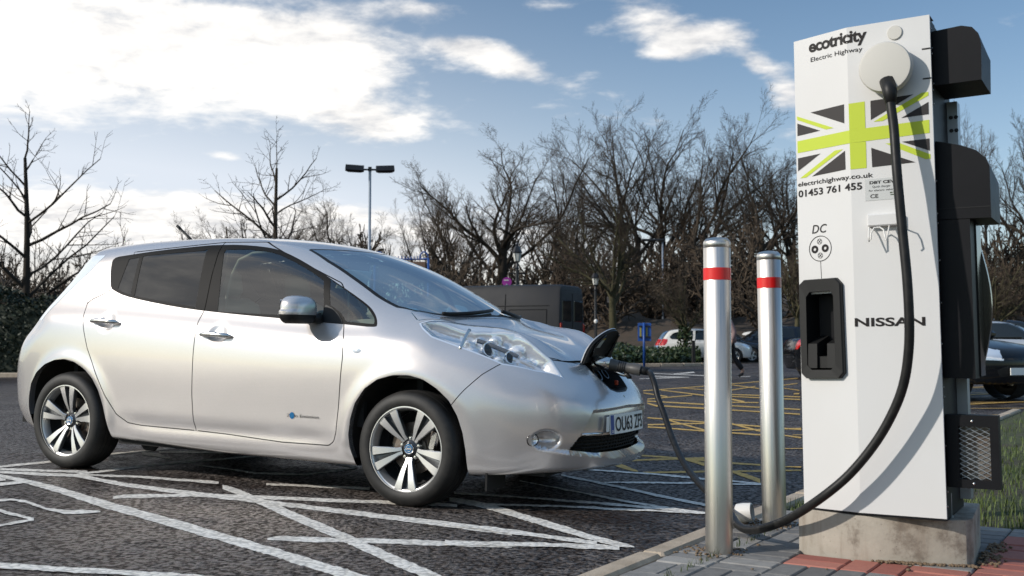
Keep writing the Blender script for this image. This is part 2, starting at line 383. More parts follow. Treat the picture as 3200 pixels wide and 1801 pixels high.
M['dash'] = mat('grey dashboard', (.50, .52, .50), .8)
M['dark_trim'] = mat('dark cabin trim', (.022, .022, .022), .8)
M['plate_white'] = mat('number plate white', (.90, .90, .86), .4)
M['plate_blue'] = mat('number plate blue', (.012, .06, .30), .35)
M['badge_blue'] = mat('badge blue', (.02, .16, .36), .2, .3)
M['label_yellow'] = mat('yellow sticker', (.55, .40, .05), .5)
M['label_white'] = mat('white sticker', (.55, .55, .52), .5)
M['orange'] = mat('orange latch', (.50, .06, .02), .4)
# background
M['bark'] = mat('dark bark', build=m_bark((.025, .019, .013), (.072, .054, .038)))
M['twig'] = mat('brown twigs', build=m_bark((.036, .026, .0175), (.095, .069, .046)))
M['twig_warm'] = mat('russet twigs', build=m_bark((.040, .027, .018), (.085, .060, .040)))
M['bark_olive'] = mat('mossy bark', build=m_bark((.035, .032, .014), (.090, .080, .040)))
M['hedge_leaf'] = mat('dark hedge leaf', build=m_objvar((.012, .020, .008), (.045, .062, .020), .6, 1.5, 0))
M['cover_leaf'] = mat('ground cover leaf', build=m_objvar((.014, .028, .010), (.050, .080, .024), .5, 1.5, 0))
M['ivy'] = mat('ivy leaf', build=m_objvar((.014, .030, .008), (.045, .075, .020), .5, 2.0, 0))
M['bank'] = mat('leaf litter bank', (.070, .048, .032), .95, build=wear(2, .7, (.035, .030, .018), 0, .8, 6))
M['lamp_black'] = mat('lamp post black', (.012, .012, .014), .4)
M['lamp_grey'] = mat('lamp post grey', (.30, .34, .40), .45, .5)
M['lantern_glass'] = mat('frosted lantern glass', (.62, .62, .58), .3)
M['sign_blue'] = mat('blue sign paint', (.015, .075, .30), .45)
M['sign_yellow'] = mat('faded yellow label', (.30, .27, .05), .6)
M['purple'] = mat('purple sign paint', (.34, .035, .30), .5)
M['van'] = mat('dark grey van paint', (.022, .023, .027), .55, spec=.2, build=wear(1.5, .5, (.034, .033, .032), .1))
M['car_glass'] = mat('dark car glass', (.012, .016, .018), .06, spec=.6)
M['car_white'] = mat('white car paint', (.70, .69, .66), .3, coat=.7)
M['car_silver'] = mat('silver car paint', (.46, .48, .50), .28, .5, coat=.8)
M['car_dark'] = mat('dark blue car paint', (.012, .018, .030), .07, spec=.45)
M['car_black'] = mat('black car paint', (.006, .007, .009), .06, spec=.4)
M['car_blue'] = mat('pale blue car paint', (.20, .30, .42), .26, .4, coat=.8)
M['coat'] = mat('dusty pink coat', (.22, .15, .15), .9)
M['trousers'] = mat('black trousers', (.012, .012, .014), .8)
M['skin'] = mat('skin', (.45, .27, .20), .55)
M['hair'] = mat('brown hair', (.05, .03, .02), .7)
M['shoe'] = mat('dark shoe', (.02, .018, .018), .5)
# ------------------------------------------------------------------ road surface and markings
WHITE_LINES=[[[-3.387,6.989],[-2.974,6.672],[-2.686,6.424],[-2.298,6.029],[-1.969,5.721],[-1.672,5.44],[-1.153,4.933],[-0.672,4.444],[-0.532,4.3],[-0.508,4.107],[-0.641,4.245],[-1.099,4.704],[-1.592,5.183],[-1.874,5.447],[-2.188,5.744],[-2.576,6.163],[-2.882,6.466],[-3.301,6.814]],[[-1.782,6.662],[-1.645,6.51],[-1.371,6.092],[-0.849,5.287],[-0.35,4.485],[-0.257,4.312],[-0.245,4.104],[-0.333,4.268],[-0.807,5.025],[-1.307,5.807],[-1.577,6.242],[-1.731,6.472]],[[-3.328,7.029],[-2.787,6.969],[-2.357,6.627],[-1.839,6.353],[-1.315,6.093],[-0.716,5.776],[-0.0,5.404],[-0.0,5.229],[-0.694,5.599],[-1.278,5.922],[-1.788,6.18],[-2.295,6.455],[-2.717,6.795],[-3.269,6.904]],[[-2.253,6.11],[-2.223,6.188],[-1.879,6.293],[-1.47,6.273],[-0.713,6.203],[-0.312,6.149],[-0.305,6.014],[-0.697,6.066],[-1.433,6.118],[-1.836,6.151],[-2.168,6.037],[-2.218,6.016]],[[-1.135,5.033],[-1.096,5.085],[-0.63,5.089],[-0.0,5.06],[-0.0,4.922],[-0.614,4.96],[-1.07,4.966],[-1.125,4.987]],[[-2.809,6.975],[-2.398,6.956],[-1.839,6.782],[-1.808,6.666],[-2.359,6.843],[-2.773,6.887]],[[-1.536,6.762],[-0.88,6.689],[-0.865,6.576],[-1.513,6.663]],[[-2.805,6.98],[-2.477,7.584],[-1.921,8.185],[-1.664,8.402],[-1.641,8.287],[-1.893,8.064],[-2.436,7.459],[-2.773,6.901]],[[-3.487,7.223],[-3.262,7.559],[-3.008,8.069],[-2.621,8.652],[-2.584,8.53],[-2.955,7.928],[-3.199,7.415],[-3.423,7.091]],[[-3.381,7.139],[-2.801,7.133],[-2.743,6.986],[-3.328,7.029]],[[-2.813,8.214],[-2.668,8.164],[-2.454,7.82],[-2.433,7.753],[-2.574,7.88],[-2.746,8.02]],[[-2.705,8.276],[-2.132,8.36],[-2.103,8.246],[-2.664,8.152]],[[-1.361,7.905],[-1.09,7.642],[-1.36,7.213],[-1.723,7.234],[-2.026,7.465],[-2.215,7.572],[-2.194,7.499],[-2.001,7.374],[-1.701,7.139],[-1.344,7.128],[-1.075,7.536],[-1.343,7.803]],[[-2.818,5.913],[-2.752,5.957],[-2.654,5.91],[-2.458,5.709],[-2.329,5.652],[-2.233,5.671],[-2.141,5.635],[-2.124,5.589],[-2.183,5.545],[-2.263,5.493],[-2.417,5.615],[-2.614,5.822],[-2.716,5.881],[-2.776,5.825]],[[-2.692,5.65],[-2.382,5.397],[-2.344,5.313],[-2.642,5.547]],[[-2.475,5.199],[-2.379,5.391],[-2.347,5.318],[-2.438,5.122]],[[-2.097,4.413],[-1.863,4.376],[-1.653,4.351],[-1.316,4.291],[-1.145,4.241],[-1.119,4.145],[-1.281,4.181],[-1.609,4.237],[-1.813,4.261],[-2.041,4.296]],[[-3.247,6.805],[-3.113,6.649],[-3.09,6.6],[-3.106,6.513]],[[-3.099,6.497],[-2.952,6.649],[-2.909,6.553],[-3.026,6.346]],[[-0.367,6.354],[-0.215,6.277],[-0.109,6.138],[0.209,5.628],[0.412,5.251],[0.505,5.1],[0.561,4.977],[0.558,4.949],[0.49,4.955],[0.399,5.083],[0.201,5.411],[-0.105,5.909],[-0.208,6.048],[-0.357,6.192]],[[-0.345,5.581],[0.015,5.38],[0.3,5.197],[0.4,5.101],[0.391,4.992],[0.293,5.069],[0.015,5.249],[-0.336,5.44]],[[-0.314,5.081],[0.119,5.077],[0.394,5.024],[0.494,4.994],[0.484,4.889],[0.384,4.904],[0.116,4.955],[-0.306,4.957]],[[-0.352,6.558],[0.151,6.426],[0.663,6.254],[1.072,5.989],[1.059,5.918],[0.653,6.155],[0.149,6.347],[-0.347,6.476]],[[-0.236,6.146],[0.23,6.172],[0.648,6.106],[1.07,5.979],[1.057,5.908],[0.637,6.012],[0.227,6.089],[-0.234,6.084]],[[0.05,7.132],[0.517,6.582],[0.831,6.217],[0.977,6.065],[0.965,5.992],[0.819,6.129],[0.511,6.505],[0.049,7.077]],[[0.341,7.482],[0.735,6.928],[1.126,6.288],[1.104,6.165],[0.723,6.811],[0.336,7.375]],[[0.476,7.842],[1.023,7.647],[1.365,7.441],[1.341,7.316],[1.008,7.536],[0.471,7.758]],[[1.489,7.346],[1.654,7.185],[1.633,7.096],[1.467,7.239]],[[0.612,7.159],[1.267,7.237],[1.249,7.133],[0.607,7.096]],[[1.456,7.186],[1.647,7.155],[1.63,7.082],[1.438,7.098]],[[-0.297,7.447],[-0.208,7.401],[-0.206,7.297],[-0.293,7.342]]]
YELLOW_LINES=[[[0.746,8.252],[0.837,8.089],[0.907,7.779],[0.899,7.712],[0.814,7.861],[0.736,8.141]],[[0.86,8.415],[1.552,8.717],[1.533,8.613],[0.85,8.318]],[[1.033,8.798],[1.382,8.633],[1.908,8.305],[1.885,8.207],[1.366,8.532],[1.023,8.714]],[[0.936,7.711],[1.398,7.858],[2.132,7.967],[2.11,7.885],[1.383,7.774],[0.926,7.63]],[[1.381,8.623],[1.486,8.346],[1.449,8.14],[1.361,8.502]],[[1.608,7.88],[1.665,7.692],[1.7,7.408],[1.658,7.222],[1.622,7.493],[1.583,7.756]],[[1.595,12.671],[2.197,12.223],[2.175,12.1],[1.578,12.539]],[[1.474,11.716],[2.173,12.09],[2.148,11.95],[1.457,11.584]],[[1.763,12.623],[2.004,11.24],[1.976,11.085],[1.742,12.47]],[[1.441,11.456],[2.493,10.84],[2.464,10.712],[1.425,11.33]],[[2.448,12.049],[3.096,11.548],[3.061,11.421],[2.42,11.91]],[[2.463,12.12],[2.599,11.297],[2.559,11.124],[2.43,11.96]],[[2.734,10.844],[2.853,10.648],[2.816,10.508],[2.705,10.732]],[[2.056,8.166],[2.179,8.141],[2.163,8.084],[2.041,8.109]],[[2.286,11.252],[3.139,11.707],[3.108,11.595],[2.265,11.148]],[[2.301,18.876],[3.765,21.122],[3.714,20.837],[2.273,18.648]],[[2.657,19.198],[3.141,17.627],[3.086,17.32],[2.625,18.962]],[[2.205,18.09],[2.462,17.084],[2.42,16.795],[2.18,17.881]],[[2.04,16.264],[2.935,17.569],[2.898,17.35],[2.017,16.076]],[[1.98,15.784],[2.725,15.301],[2.684,15.07],[1.953,15.573]],[[1.966,14.832],[2.577,14.474],[2.54,14.267],[1.937,14.614]],[[3.191,20.13],[3.472,19.479],[3.433,19.263],[3.159,19.928]],[[1.919,15.299],[1.987,14.748],[1.95,14.472],[1.894,15.1]],[[4.551,22.336],[6.922,26.07],[6.819,25.684],[4.493,22.053]],[[4.444,21.811],[4.637,20.206],[4.571,19.916],[4.388,21.54]],[[3.975,19.514],[4.776,21.138],[4.712,20.853],[3.919,19.244]],[[3.656,17.952],[4.687,17.528],[4.623,17.289],[3.609,17.723]],[[3.53,17.337],[4.489,16.788],[4.43,16.568],[3.491,17.145]],[[3.384,16.622],[3.462,16.047],[3.391,15.72],[3.32,16.311]],[[3.218,15.81],[3.628,15.867],[3.587,15.689],[3.182,15.633]],[[3.063,15.05],[3.901,14.597],[3.852,14.415],[3.027,14.873]],[[5.471,21.729],[6.046,22.778],[5.968,22.483],[5.403,21.461]],[[5.148,20.451],[5.228,19.597],[5.162,19.352],[5.088,20.213]],[[2.891,14.205],[3.669,13.733],[3.626,13.573],[2.858,14.048]],[[4.829,18.45],[4.945,18.539],[4.854,18.199],[4.74,18.113]]]
FAR_WHITE=[[[4.451,29.671],[5.362,31.783],[5.189,30.565],[5.132,30.234],[5.128,30.398],[4.381,29.205]],[[3.563,27.892],[4.403,26.788],[4.35,26.471],[3.493,27.346]],[[3.851,30.481],[5.038,28.245],[4.938,27.685],[3.789,29.99]],[[5.708,27.143],[6.1,27.504],[6.028,27.181],[5.641,26.828]],[[3.037,25.65],[3.918,26.628],[4.385,26.917],[4.333,26.597],[3.826,26.008],[3.009,25.417]]]
O_ = np.array([-0.20464396, 6.7703578, -0.02886322]); F_ = np.array([0.89065197, -0.45393495, -0.02611757])
_r = np.cross(F_, [0, 0, 1.0]); R_AX = _r / np.linalg.norm(_r); U_AX = np.cross(R_AX, F_)
def sst(t, a, b):
    t = np.clip((np.asarray(t, float) - a) / (b - a), 0, 1); return t * t * (3 - 2 * t)
def ground_z(x, y):
    x = np.asarray(x, float); y = np.asarray(y, float)
    a = (x - O_[0]) * .8907 + (y - O_[1]) * -.4539
    a = np.where(a > 1.0, 1.0 + .15 * np.tanh((a - 1.0) / .5), a); a = np.maximum(a, -4.2)
    return (-.0289 - .0261 * a) * (1 - sst(y, 11, 26)) + .02 * sst(y, 11, 26)
def axis_steps(lo, d0, d1, hi, step):
    a = list(np.arange(d0, d1 + 1e-6, step)); q = d0; s = step; pre = []
    while q > lo: s *= 1.45; q -= s; pre.append(max(q, lo))
    q = d1; s = step; post = []
    while q < hi: s *= 1.45; q += s; post.append(min(q, hi))
    return np.array(pre[::-1] + a + post)
xs = axis_steps(-900, -9, 9, 900, .3); ys = axis_steps(-500, 2, 30, 1600, .3)
X, Y = np.meshgrid(xs, ys); V = np.stack([X, Y, ground_z(X, Y)], -1).reshape(-1, 3); nx = len(xs)
idx = (np.arange(len(ys) - 1)[:, None] * nx + np.arange(nx - 1)[None]).ravel()
road = link_mesh('road', fast_mesh('road', V, np.stack([idx, idx + 1, idx + nx + 1, idx + nx], 1), M['asphalt'])); prop(road, kind='structure')

def marking_mesh(name, polys, m, base=.0018, step=.00013, jit=.009, kw=.84):
    mb = MB(); rr = np.random.RandomState(3)
    for k, poly in enumerate(polys):
        n = len(poly) // 2; up = np.array(poly[:n]); lo = np.array(poly[n:])[::-1]
        mid = (up + lo) / 2; up = mid + (up - mid) * kw; lo = mid + (lo - mid) * kw; seg = np.linalg.norm(np.diff(mid, axis=0), axis=1); L = np.concatenate([[0], np.cumsum(seg)])
        m_ = max(6, int(L[-1] / .022)); t = np.linspace(0, L[-1], min(m_, 420))
        U_ = np.stack([np.interp(t, L, up[:, i]) for i in (0, 1)], 1); D_ = np.stack([np.interp(t, L, lo[:, i]) for i in (0, 1)], 1)
        dv = U_ - D_; wl = np.linalg.norm(dv, axis=1, keepdims=True) + 1e-6; dv = dv / wl
        def nz(): 
            a = rr.randn(len(t)); b = np.convolve(rr.randn(len(t)), np.ones(5) / 5, 'same') * 1.8; return np.clip((a * .55 + b), -1.8, 1.8)[:, None] * np.minimum(jit, wl * .16)
        U2 = U_ + dv * nz(); D2 = D_ + dv * nz()
        P = np.concatenate([U2, D2]); z = ground_z(P[:, 0], P[:, 1]) + base + step * k
        q = len(t); F = [(i + q, i + q + 1, i + 1, i) for i in range(q - 1)]
        # keep the upper side up
        a, b, c = P[q], P[q + 1], P[1]
        if (b[0] - a[0]) * (c[1] - a[1]) - (b[1] - a[1]) * (c[0] - a[0]) < 0: F = [f[::-1] for f in F]
        mb.add(np.concatenate([P, z[:, None]], 1), F)
    return prop(mb.make(name, m), kind='structure')
marking_mesh('white_road_marking', WHITE_LINES, M['white_line'])
marking_mesh('far_white_road_marking', FAR_WHITE, M['white_line'], .003)
marking_mesh('yellow_road_marking', YELLOW_LINES, M['yellow_line'], .0028, kw=1.15)
# the yellow hatching goes on to the right behind the charger
E_AX = np.array([.5314, .8471]); N_AX = np.array([.8471, -.5314])
def ab(a, b): return E_AX * a + N_AX * b
more = []
for k in range(9):
    y0 = 9.5 + k * 1.35; x0 = 2.3 + (y0 - 9.5) * .38; more.append([[x0, y0], [x0 + 7.5, y0 + .55], [x0 + 7.5, y0 + .47], [x0, y0 - .08]])
for k in range(5):
    y0 = 10.0 + k * 2.4; x0 = 2.6 + (y0 - 9.5) * .38; more.append([[x0, y0], [x0 + 3.4, y0 + 1.9], [x0 + 3.5, y0 + 1.8], [x0 + .1, y0 - .1]])
marking_mesh('yellow_road_marking', more, M['yellow_line'], .009, .0003)

# ------------------------------------------------------------------ paved island with kerb
PZ = .10
def slab(name, poly, z0, z1, m, kind='structure'):
    mb = MB(); n = len(poly); mb.add([(p[0], p[1], z0) for p in poly] + [(p[0], p[1], z1) for p in poly], [tuple(range(n, 2 * n))] + [(i, (i + 1) % n, n + (i + 1) % n, n + i) for i in range(n)])
    return prop(mb.make(name, m), kind=kind)
pavement = slab('pavement', [ab(-3, -1.637), ab(-3, 7), ab(4.97, 7), ab(4.97, -1.637)], -.15, .090, M['joint'])
verge = slab('grass_verge', [ab(4.972, -1.637), ab(4.972, 9), ab(14.5, 9), ab(14.5, -1.637)], -.15, .082, M['turf'])
PLINTH = [(1.078, 4.072), (1.247, 3.897), (1.545, 3.796), (1.590, 3.796), (1.625, 3.822), (1.81, 4.19), (1.36, 4.46)]
def in_poly(p, poly):
    c = False; n = len(poly)
    for i in range(n):
        (x1, y1), (x2, y2) = poly[i], poly[(i + 1) % n]
        if (y1 > p[1]) != (y2 > p[1]) and p[0] < (x2 - x1) * (p[1] - y1) / (y2 - y1) + x1: c = not c
    return c
def brick_mesh(name, m):
    mb = MB(); mb.box((0, 0, -.03), (.1945, .0945, .06), bev=.005); o = mb.make(name, m, auto=25); me = o.data; bpy.data.objects.remove(o); return me
bm_grey, bm_red = brick_mesh('paver grey', M['brick_grey']), brick_mesh('paver red', M['brick_red'])
BOLL = [(.771, 4.038), (1.122, 4.633)]
ang_b = math.atan2(N_AX[1], N_AX[0])
def red_at(i, j):   # i along a (0 = 2.97), j along b (0 = -1.637)
    if i == 4 and j >= 2: return True
    return i in (4, 5, 6, 7, 8) and j >= 5
for i in range(10):
    for j in range(14):
        a0, b0 = 2.97 + .2 * i, -1.637 + .2 * j
        header = (i + j * 3) % 7 in (2, 5) or (i == 4 and j in (3,)) 
        if i == 4 and j in (2, 4): header = False
        for k in range(2):
            c = ab(a0 + .1, b0 + .05 + .1 * k) if header else ab(a0 + .05 + .1 * k, b0 + .1)
            if in_poly(c, PLINTH): continue
            o = link_mesh('brick', bm_red if red_at(i, j) else bm_grey, pavement)
            o.location = (c[0], c[1], PZ + R_.uniform(-.0022, .0018)); o.rotation_euler = (R_.uniform(-.007, .007), R_.uniform(-.007, .007), ang_b + (math.pi / 2 if header else 0) + R_.uniform(-.008, .008))
kerb = empty('kerb'); prop(kerb, kind='structure')
mb = MB(); mb.box((0, 0, -.12), (.905, .098, .25), bev=.012); ks = mb.make('kerb_stone', M['kerb'], auto=30); kme = ks.data; bpy.data.objects.remove(ks)
for k in range(-3, 12):
    c = ab(3.2 + .915 * k, -1.688); o = link_mesh('kerb_stone', kme, kerb)
    o.location = (c[0], c[1], PZ + .004 + R_.uniform(-.002, .002)); o.rotation_euler = (0, 0, math.atan2(E_AX[1], E_AX[0]) + R_.uniform(-.003, .003))
# channel strip along the kerb
mb = MB(); pts = [ab(-.5 + .25 * k, -1.742) for k in range(60)]; pt2 = [ab(-.5 + .25 * k, -1.90) for k in range(60)]
P = np.array(pts + pt2); mb.add(np.concatenate([P, (ground_z(P[:, 0], P[:, 1]) + .0035)[:, None]], 1), [(i, i + 1, 61 + i, 60 + i) for i in range(59)])
M['channel'] = mat('channel tarmac', (.075, .066, .058), .8, build=wear(12, .6, (.045, .04, .036), 0, .5, 120))
prop(mb.make('road_channel', M['channel']), kind='structure')
# far concrete edge of the island
mb = MB()
for k in range(7): 
    c = ab(14.6, -1.3 + .62 * k); mb.box((c[0], c[1], .03), (.60, .16, .16), ang_b, bev=.01)
prop(mb.make('far_kerb', M['kerb'], auto=30), kind='structure')

# loose pebbles round the bollards and in the gap by the plinth
def pebbles(name, spots):
    V = []; F = []
    ico = [(0, 0, 1), (.89, 0, .45), (.28, .85, .45), (-.72, .53, .45), (-.72, -.53, .45), (.28, -.85, .45), (.72, .53, -.45), (-.28, .85, -.45), (-.89, 0, -.45), (-.28, -.85, -.45), (.72, -.53, -.45), (0, 0, -1)]
    fc = [(0, 1, 2), (0, 2, 3), (0, 3, 4), (0, 4, 5), (0, 5, 1), (1, 6, 2), (2, 7, 3), (3, 8, 4), (4, 9, 5), (5, 10, 1), (1, 10, 6), (2, 6, 7), (3, 7, 8), (4, 8, 9), (5, 9, 10), (6, 11, 7), (7, 11, 8), (8, 11, 9), (9, 11, 10), (10, 11, 6)]
    for (x, y, z, r) in spots:
        b = len(V); a = R_.uniform(0, 6.28); sx, sy, sz = r * R_.uniform(.8, 1.5), r * R_.uniform(.7, 1.1), r * R_.uniform(.5, .8); ca, sa = math.cos(a), math.sin(a)
        for p in ico: V.append((x + (p[0] * sx * ca - p[1] * sy * sa), y + (p[0] * sx * sa + p[1] * sy * ca), z + p[2] * sz))
        F += [tuple(b + q for q in f) for f in fc]
    o = link_mesh(name, fast_mesh(name, V, F, M['pebble'])); return prop(o, kind='stuff')
sp = []
for bx, by in BOLL:
    for k in range(85):
        a = R_.uniform(0, 6.28); r = .052 + abs(R_.gauss(0, .05)); d = np.array([math.cos(a), math.sin(a)]) * r
        q = np.array([bx, by]) + d - N_AX * .03 * abs(R_.gauss(0, 1)); sp.append((q[0], q[1], PZ + .002, R_.uniform(.004, .0075)))
for k in range(330):
    t = R_.random()
    if t < .55: u = R_.random(); q = np.array([1.30, 3.862]) * (1 - u) + np.array([1.62, 3.772]) * u + np.array([R_.gauss(0, .012), R_.uniform(-.02, .02)])
    else: u = R_.random(); q = np.array([1.64, 3.80]) * (1 - u) + np.array([1.86, 4.2]) * u + np.array([R_.uniform(-.01, .06), R_.gauss(0, .02)])
    sp.append((q[0], q[1], PZ + .003, R_.uniform(.004, .0085)))
for k in range(16):
    q = ab(R_.uniform(3.3, 4.6), R_.uniform(-1.6, -.3)); sp.append((q[0], q[1], PZ + .004, R_.uniform(.004, .008)))
pebbles('gravel', sp)

# grass on the verge and a few tufts by the camera
def blades(name, pts, hmin, hmax, wd, m, lean=.5):
    n = len(pts); P = np.array(pts); a = NPR.uniform(0, 6.28, n); h = NPR.uniform(hmin, hmax, n); d = np.stack([np.cos(a), np.sin(a)], 1)
    s = np.stack([-d[:, 1], d[:, 0]], 1) * wd * NPR.uniform(.7, 1.4, n)[:, None]; ln = NPR.uniform(.1, lean, n)[:, None]
    V = np.zeros((n, 5, 3)); V[:, 0, :2] = P[:, :2] - s; V[:, 1, :2] = P[:, :2] + s; V[:, :2, 2] = P[:, 2:3] - .004
    m1 = P[:, :2] + d * ln * h[:, None] * .35; V[:, 2, :2] = m1 + s * .75; V[:, 3, :2] = m1 - s * .75; V[:, 2:4, 2] = (P[:, 2] + h * .6)[:, None]
    V[:, 4, :2] = P[:, :2] + d * ln * h[:, None]; V[:, 4, 2] = P[:, 2] + h
    b = np.arange(n)[:, None] * 5
    F = np.concatenate([b + [[0, 1, 2]], b + [[0, 2, 3]], b + [[3, 2, 4]]])
    o = link_mesh(name, fast_mesh(name, V.reshape(-1, 3), F, m, False)); return prop(o, kind='stuff')
gp = []
for k in range(26000):
    a = 5.0 + 8.6 * R_.random() ** 1.5; b = R_.uniform(-1.6, 2.6); q = ab(a, b)
    v = math.sin(q[0] * 5.1 + 1) * math.sin(q[1] * 4.3) + math.sin(q[0] * 2.1 - q[1] * 1.7)
    if v < -.35 and R_.random() < .85: continue
    if R_.random() < .25 + .5 * (v < .3): 
        if R_.random() < .4: continue
    gp.append((q[0], q[1], .085))
blades('grass', gp, .018, .058, .0024, M['grass'], .9)
tp = []
for k in range(150):
    q = ab(3.04 + abs(R_.gauss(0, .035)), R_.choice([-1.48, -1.42, -1.34, -1.20]) + R_.gauss(0, .025)); tp.append((q[0], q[1], PZ))
for k in range(120):
    q = ab(5.0 + abs(R_.gauss(0, .1)), R_.uniform(-1.64, -1.3)); tp.append((q[0], q[1], PZ))
for k in range(130):
    q = np.array([.89, 4.2]) + E_AX * R_.uniform(-.75, .45) + N_AX * R_.gauss(0, .006); tp.append((q[0] - .0, q[1], PZ - .012))
blades('grass_tuft', tp, .015, .05, .0016, M['grass'], .7)

# ------------------------------------------------------------------ bollards
def bollard(x, y, lean, label):
    r = empty('bollard', (x, y, PZ), 0, label, 'bollard', 'stainless steel bollards by the charger')
    h = 1.165; rad = .0506
    def lz(a, b): return [(a, rad), (b, rad)]
    mb = MB(); mb.lathe([(rad, 0), (rad, h - .030), (rad - .0012, h - .0285)], 48); mb.make('post', M['steel'], r, auto=40)
    mb = MB(); mb.lathe([(rad - .0012, h - .0285), (rad + .0002, h - .027), (rad + .0002, h - .007), (rad - .003, h - .002), (rad * .8, h + .006), (rad * .4, h + .0105), (0.0005, h + .012)], 48); mb.make('cap', M['steel'], r, auto=50)
    mb = MB(); mb.lathe([(rad, h - .151), (rad + .0012, h - .1505), (rad + .0012, h - .1055), (rad, h - .105)], 48); mb.make('red_band', M['red_band'], r, auto=40)
    r.rotation_euler = (0, lean, 0)
    return r
bollard(BOLL[0][0], BOLL[0][1], .002, 'front steel bollard with a red band, standing nearest the road kerb and the camera')
bollard(BOLL[1][0], BOLL[1][1], -.010, 'rear steel bollard with a red band, standing between the front bollard and the charger')
# white pipe end lying on the kerb behind the front bollard
mb = MB(); Mx = Matrix.Translation((1.005, 4.685, PZ + .045)) @ Matrix.Rotation(RAD(-25), 4, 'Z') @ Matrix.Rotation(RAD(82), 4, 'Y')
mb.lathe([(.0, -.038), (.028, -.038), (.040, -.030), (.042, .0), (.040, .034), (.034, .036), (.033, .0), (.0, -.004)], 24, M=Mx)
o = mb.make('pipe_cap', M['white_plastic'], auto=40); prop(o, 'small round white plastic cap lying on the kerb just behind the front bollard', 'cap')

# ------------------------------------------------------------------ the charging unit
LB, LT, MBt, MT, RB, RT = [np.array(q) for q in ([1.0959, 4.06, .2656], [1.0797, 4.06, 2.0305], [1.252, 3.89, .2695], [1.2287, 3.89, 2.0355], [1.5013, 3.741, .271], [1.4754, 3.741, 2.0383])]
WL, WR, HP = .2309, .2904, 1.766
BASE = np.array([1.35, 4.05, PZ])
ch = empty('charging_unit', BASE, 0, 'tall white rapid charger with a lime and black flag print on a concrete plinth', 'charger')
def loc(P): return np.asarray(P, float) - BASE
def facet_n(A, B, T): n = np.cross(B - A, T - A); return n / np.linalg.norm(n)
NL, NR = facet_n(LB, MBt, LT), facet_n(MBt, RB, MT)
if NL[1] > 0: NL, NR = -NL, -NR
def pan(s, t, off=0.0):
    if s <= 1: e = MBt - LB; wv = (LT - LB) * (1 - s) + (MT - MBt) * s; p = LB + e * s + wv * t; n = NL
    else: q = s - 1; e = RB - MBt; wv = (MT - MBt) * (1 - q) + (RT - RB) * q; p = MBt + e * q + wv * t; n = NR
    n = NL * (1 - sst(s, .97, 1.03)) + NR * sst(s, .97, 1.03)
    return p + n * off
def s_of(u): return u / WL if u <= WL else 1 + (u - WL) / WR
def u_of(s): return s * WL if s <= 1 else WL + (s - 1) * WR
DD = np.array([.509, .861, 0.0]); SS = np.array([.861, -.509, 0.0])
# front cover: two facets with a hole for the plug holster, folded returns at the sides and top
mb = MB()
def quad_on(s0, s1, t0, t1): mb.add([loc(pan(s, t)) for s, t in ((s0, t0), (s1, t0), (s1, t1), (s0, t1))], [(0, 1, 2, 3)])
sx = [0, .17, .685, 1.0]; tx = [0, .275, .450, 1.0]
for i in range(3):
    for j in range(3):
        if not (i == 1 and j == 1): quad_on(sx[i], sx[i + 1], tx[j], tx[j + 1])
quad_on(1.0, 2.0, 0, 1)
for a, b in (((0, 0), (0, 1)), ((0, 1), (1, 1)), ((1, 1), (2, 1)), ((2, 1), (2, 0))):
    p, q = pan(*a), pan(*b); dep = .012 if a[0] == 2 else .09
    mb.add([loc(p), loc(q), loc(q + DD * dep), loc(p + DD * dep)], [(0, 1, 2, 3)])
mb.make('front_cover', M['white_panel'], ch)
# cabinet behind it, with the screw strip showing on the right
def lean_x(z): return -.0145 * (z - .27)
def cab(Xa, Ya, z): 
    p = np.array([1.5013, 3.741, 0]) + SS * Xa + DD * Ya; return loc([p[0] + lean_x(z), p[1], z])
def cab_prism(poly, y0, y1, top_shift=None):
    """outline in (X along the panel, z), extruded in depth"""
    n = len(poly); V = [cab(p[0], y0, p[1]) for p in poly] + [cab(p[0], y1, p[1]) for p in poly]
    return V, [tuple(range(n)), tuple(range(2 * n - 1, n - 1, -1))] + [(i, n + i, n + (i + 1) % n, (i + 1) % n) for i in range(n)]
mb = MB(); mb.add(*cab_prism([(-.50, .262), (-.003, .262), (-.003, 2.025), (-.50, 2.025)], .125, .42))
mb.add(*cab_prism([(-.05, .264), (-.003, .264), (-.003, 2.03), (-.05, 2.03)], .012, .125)); mb.make('cabinet', M['black_steel'], ch)
mb = MB(); P = [LB, MBt, RB]; Q = [p + np.array([0, 0, -.008]) for p in P]
for i in range(2): mb.add([loc(Q[i] + DD * .004), loc(Q[i + 1] + DD * .004), loc(P[i + 1] + DD * .004), loc(P[i] + DD * .004)], [(0, 1, 2, 3)])
for i in range(2): mb.add([loc(p) for p in (Q[i] + DD * .004, Q[i + 1] + DD * .004, Q[i + 1] + DD * .16, Q[i] + DD * .16)], [(0, 1, 2, 3)])
mb.make('base_trim', M['black_steel'], ch)
hood = [(-.002, 1.797), (.155, 1.80), (.158, 1.925), (.150, 1.965), (.130, 1.990), (.095, 2.0), (-.002, 1.993)]
V, F = cab_prism(hood, .06, .32); V = V[:7] + [v - np.array([0, 0, .018 * (k in (3, 4, 5, 6))]) for k, v in enumerate(V[7:])]
mb = MB(); mb.add(V, F); mb.make('top_hood', M['black_steel'], ch, auto=35)
hood2 = [(-.002, 1.316), (.170, 1.314), (.170, 1.495), (.160, 1.522), (.130, 1.552), (.08, 1.575), (-.002, 1.597)]
V, F = cab_prism(hood2, .06, .33); V = V[:7] + [v - np.array([0, 0, .03 * (k in (2, 3, 4, 5, 6))]) for k, v in enumerate(V[7:])]
mb = MB(); mb.add(V, F); mb.make('middle_hood', M['black_steel'], ch, auto=35)
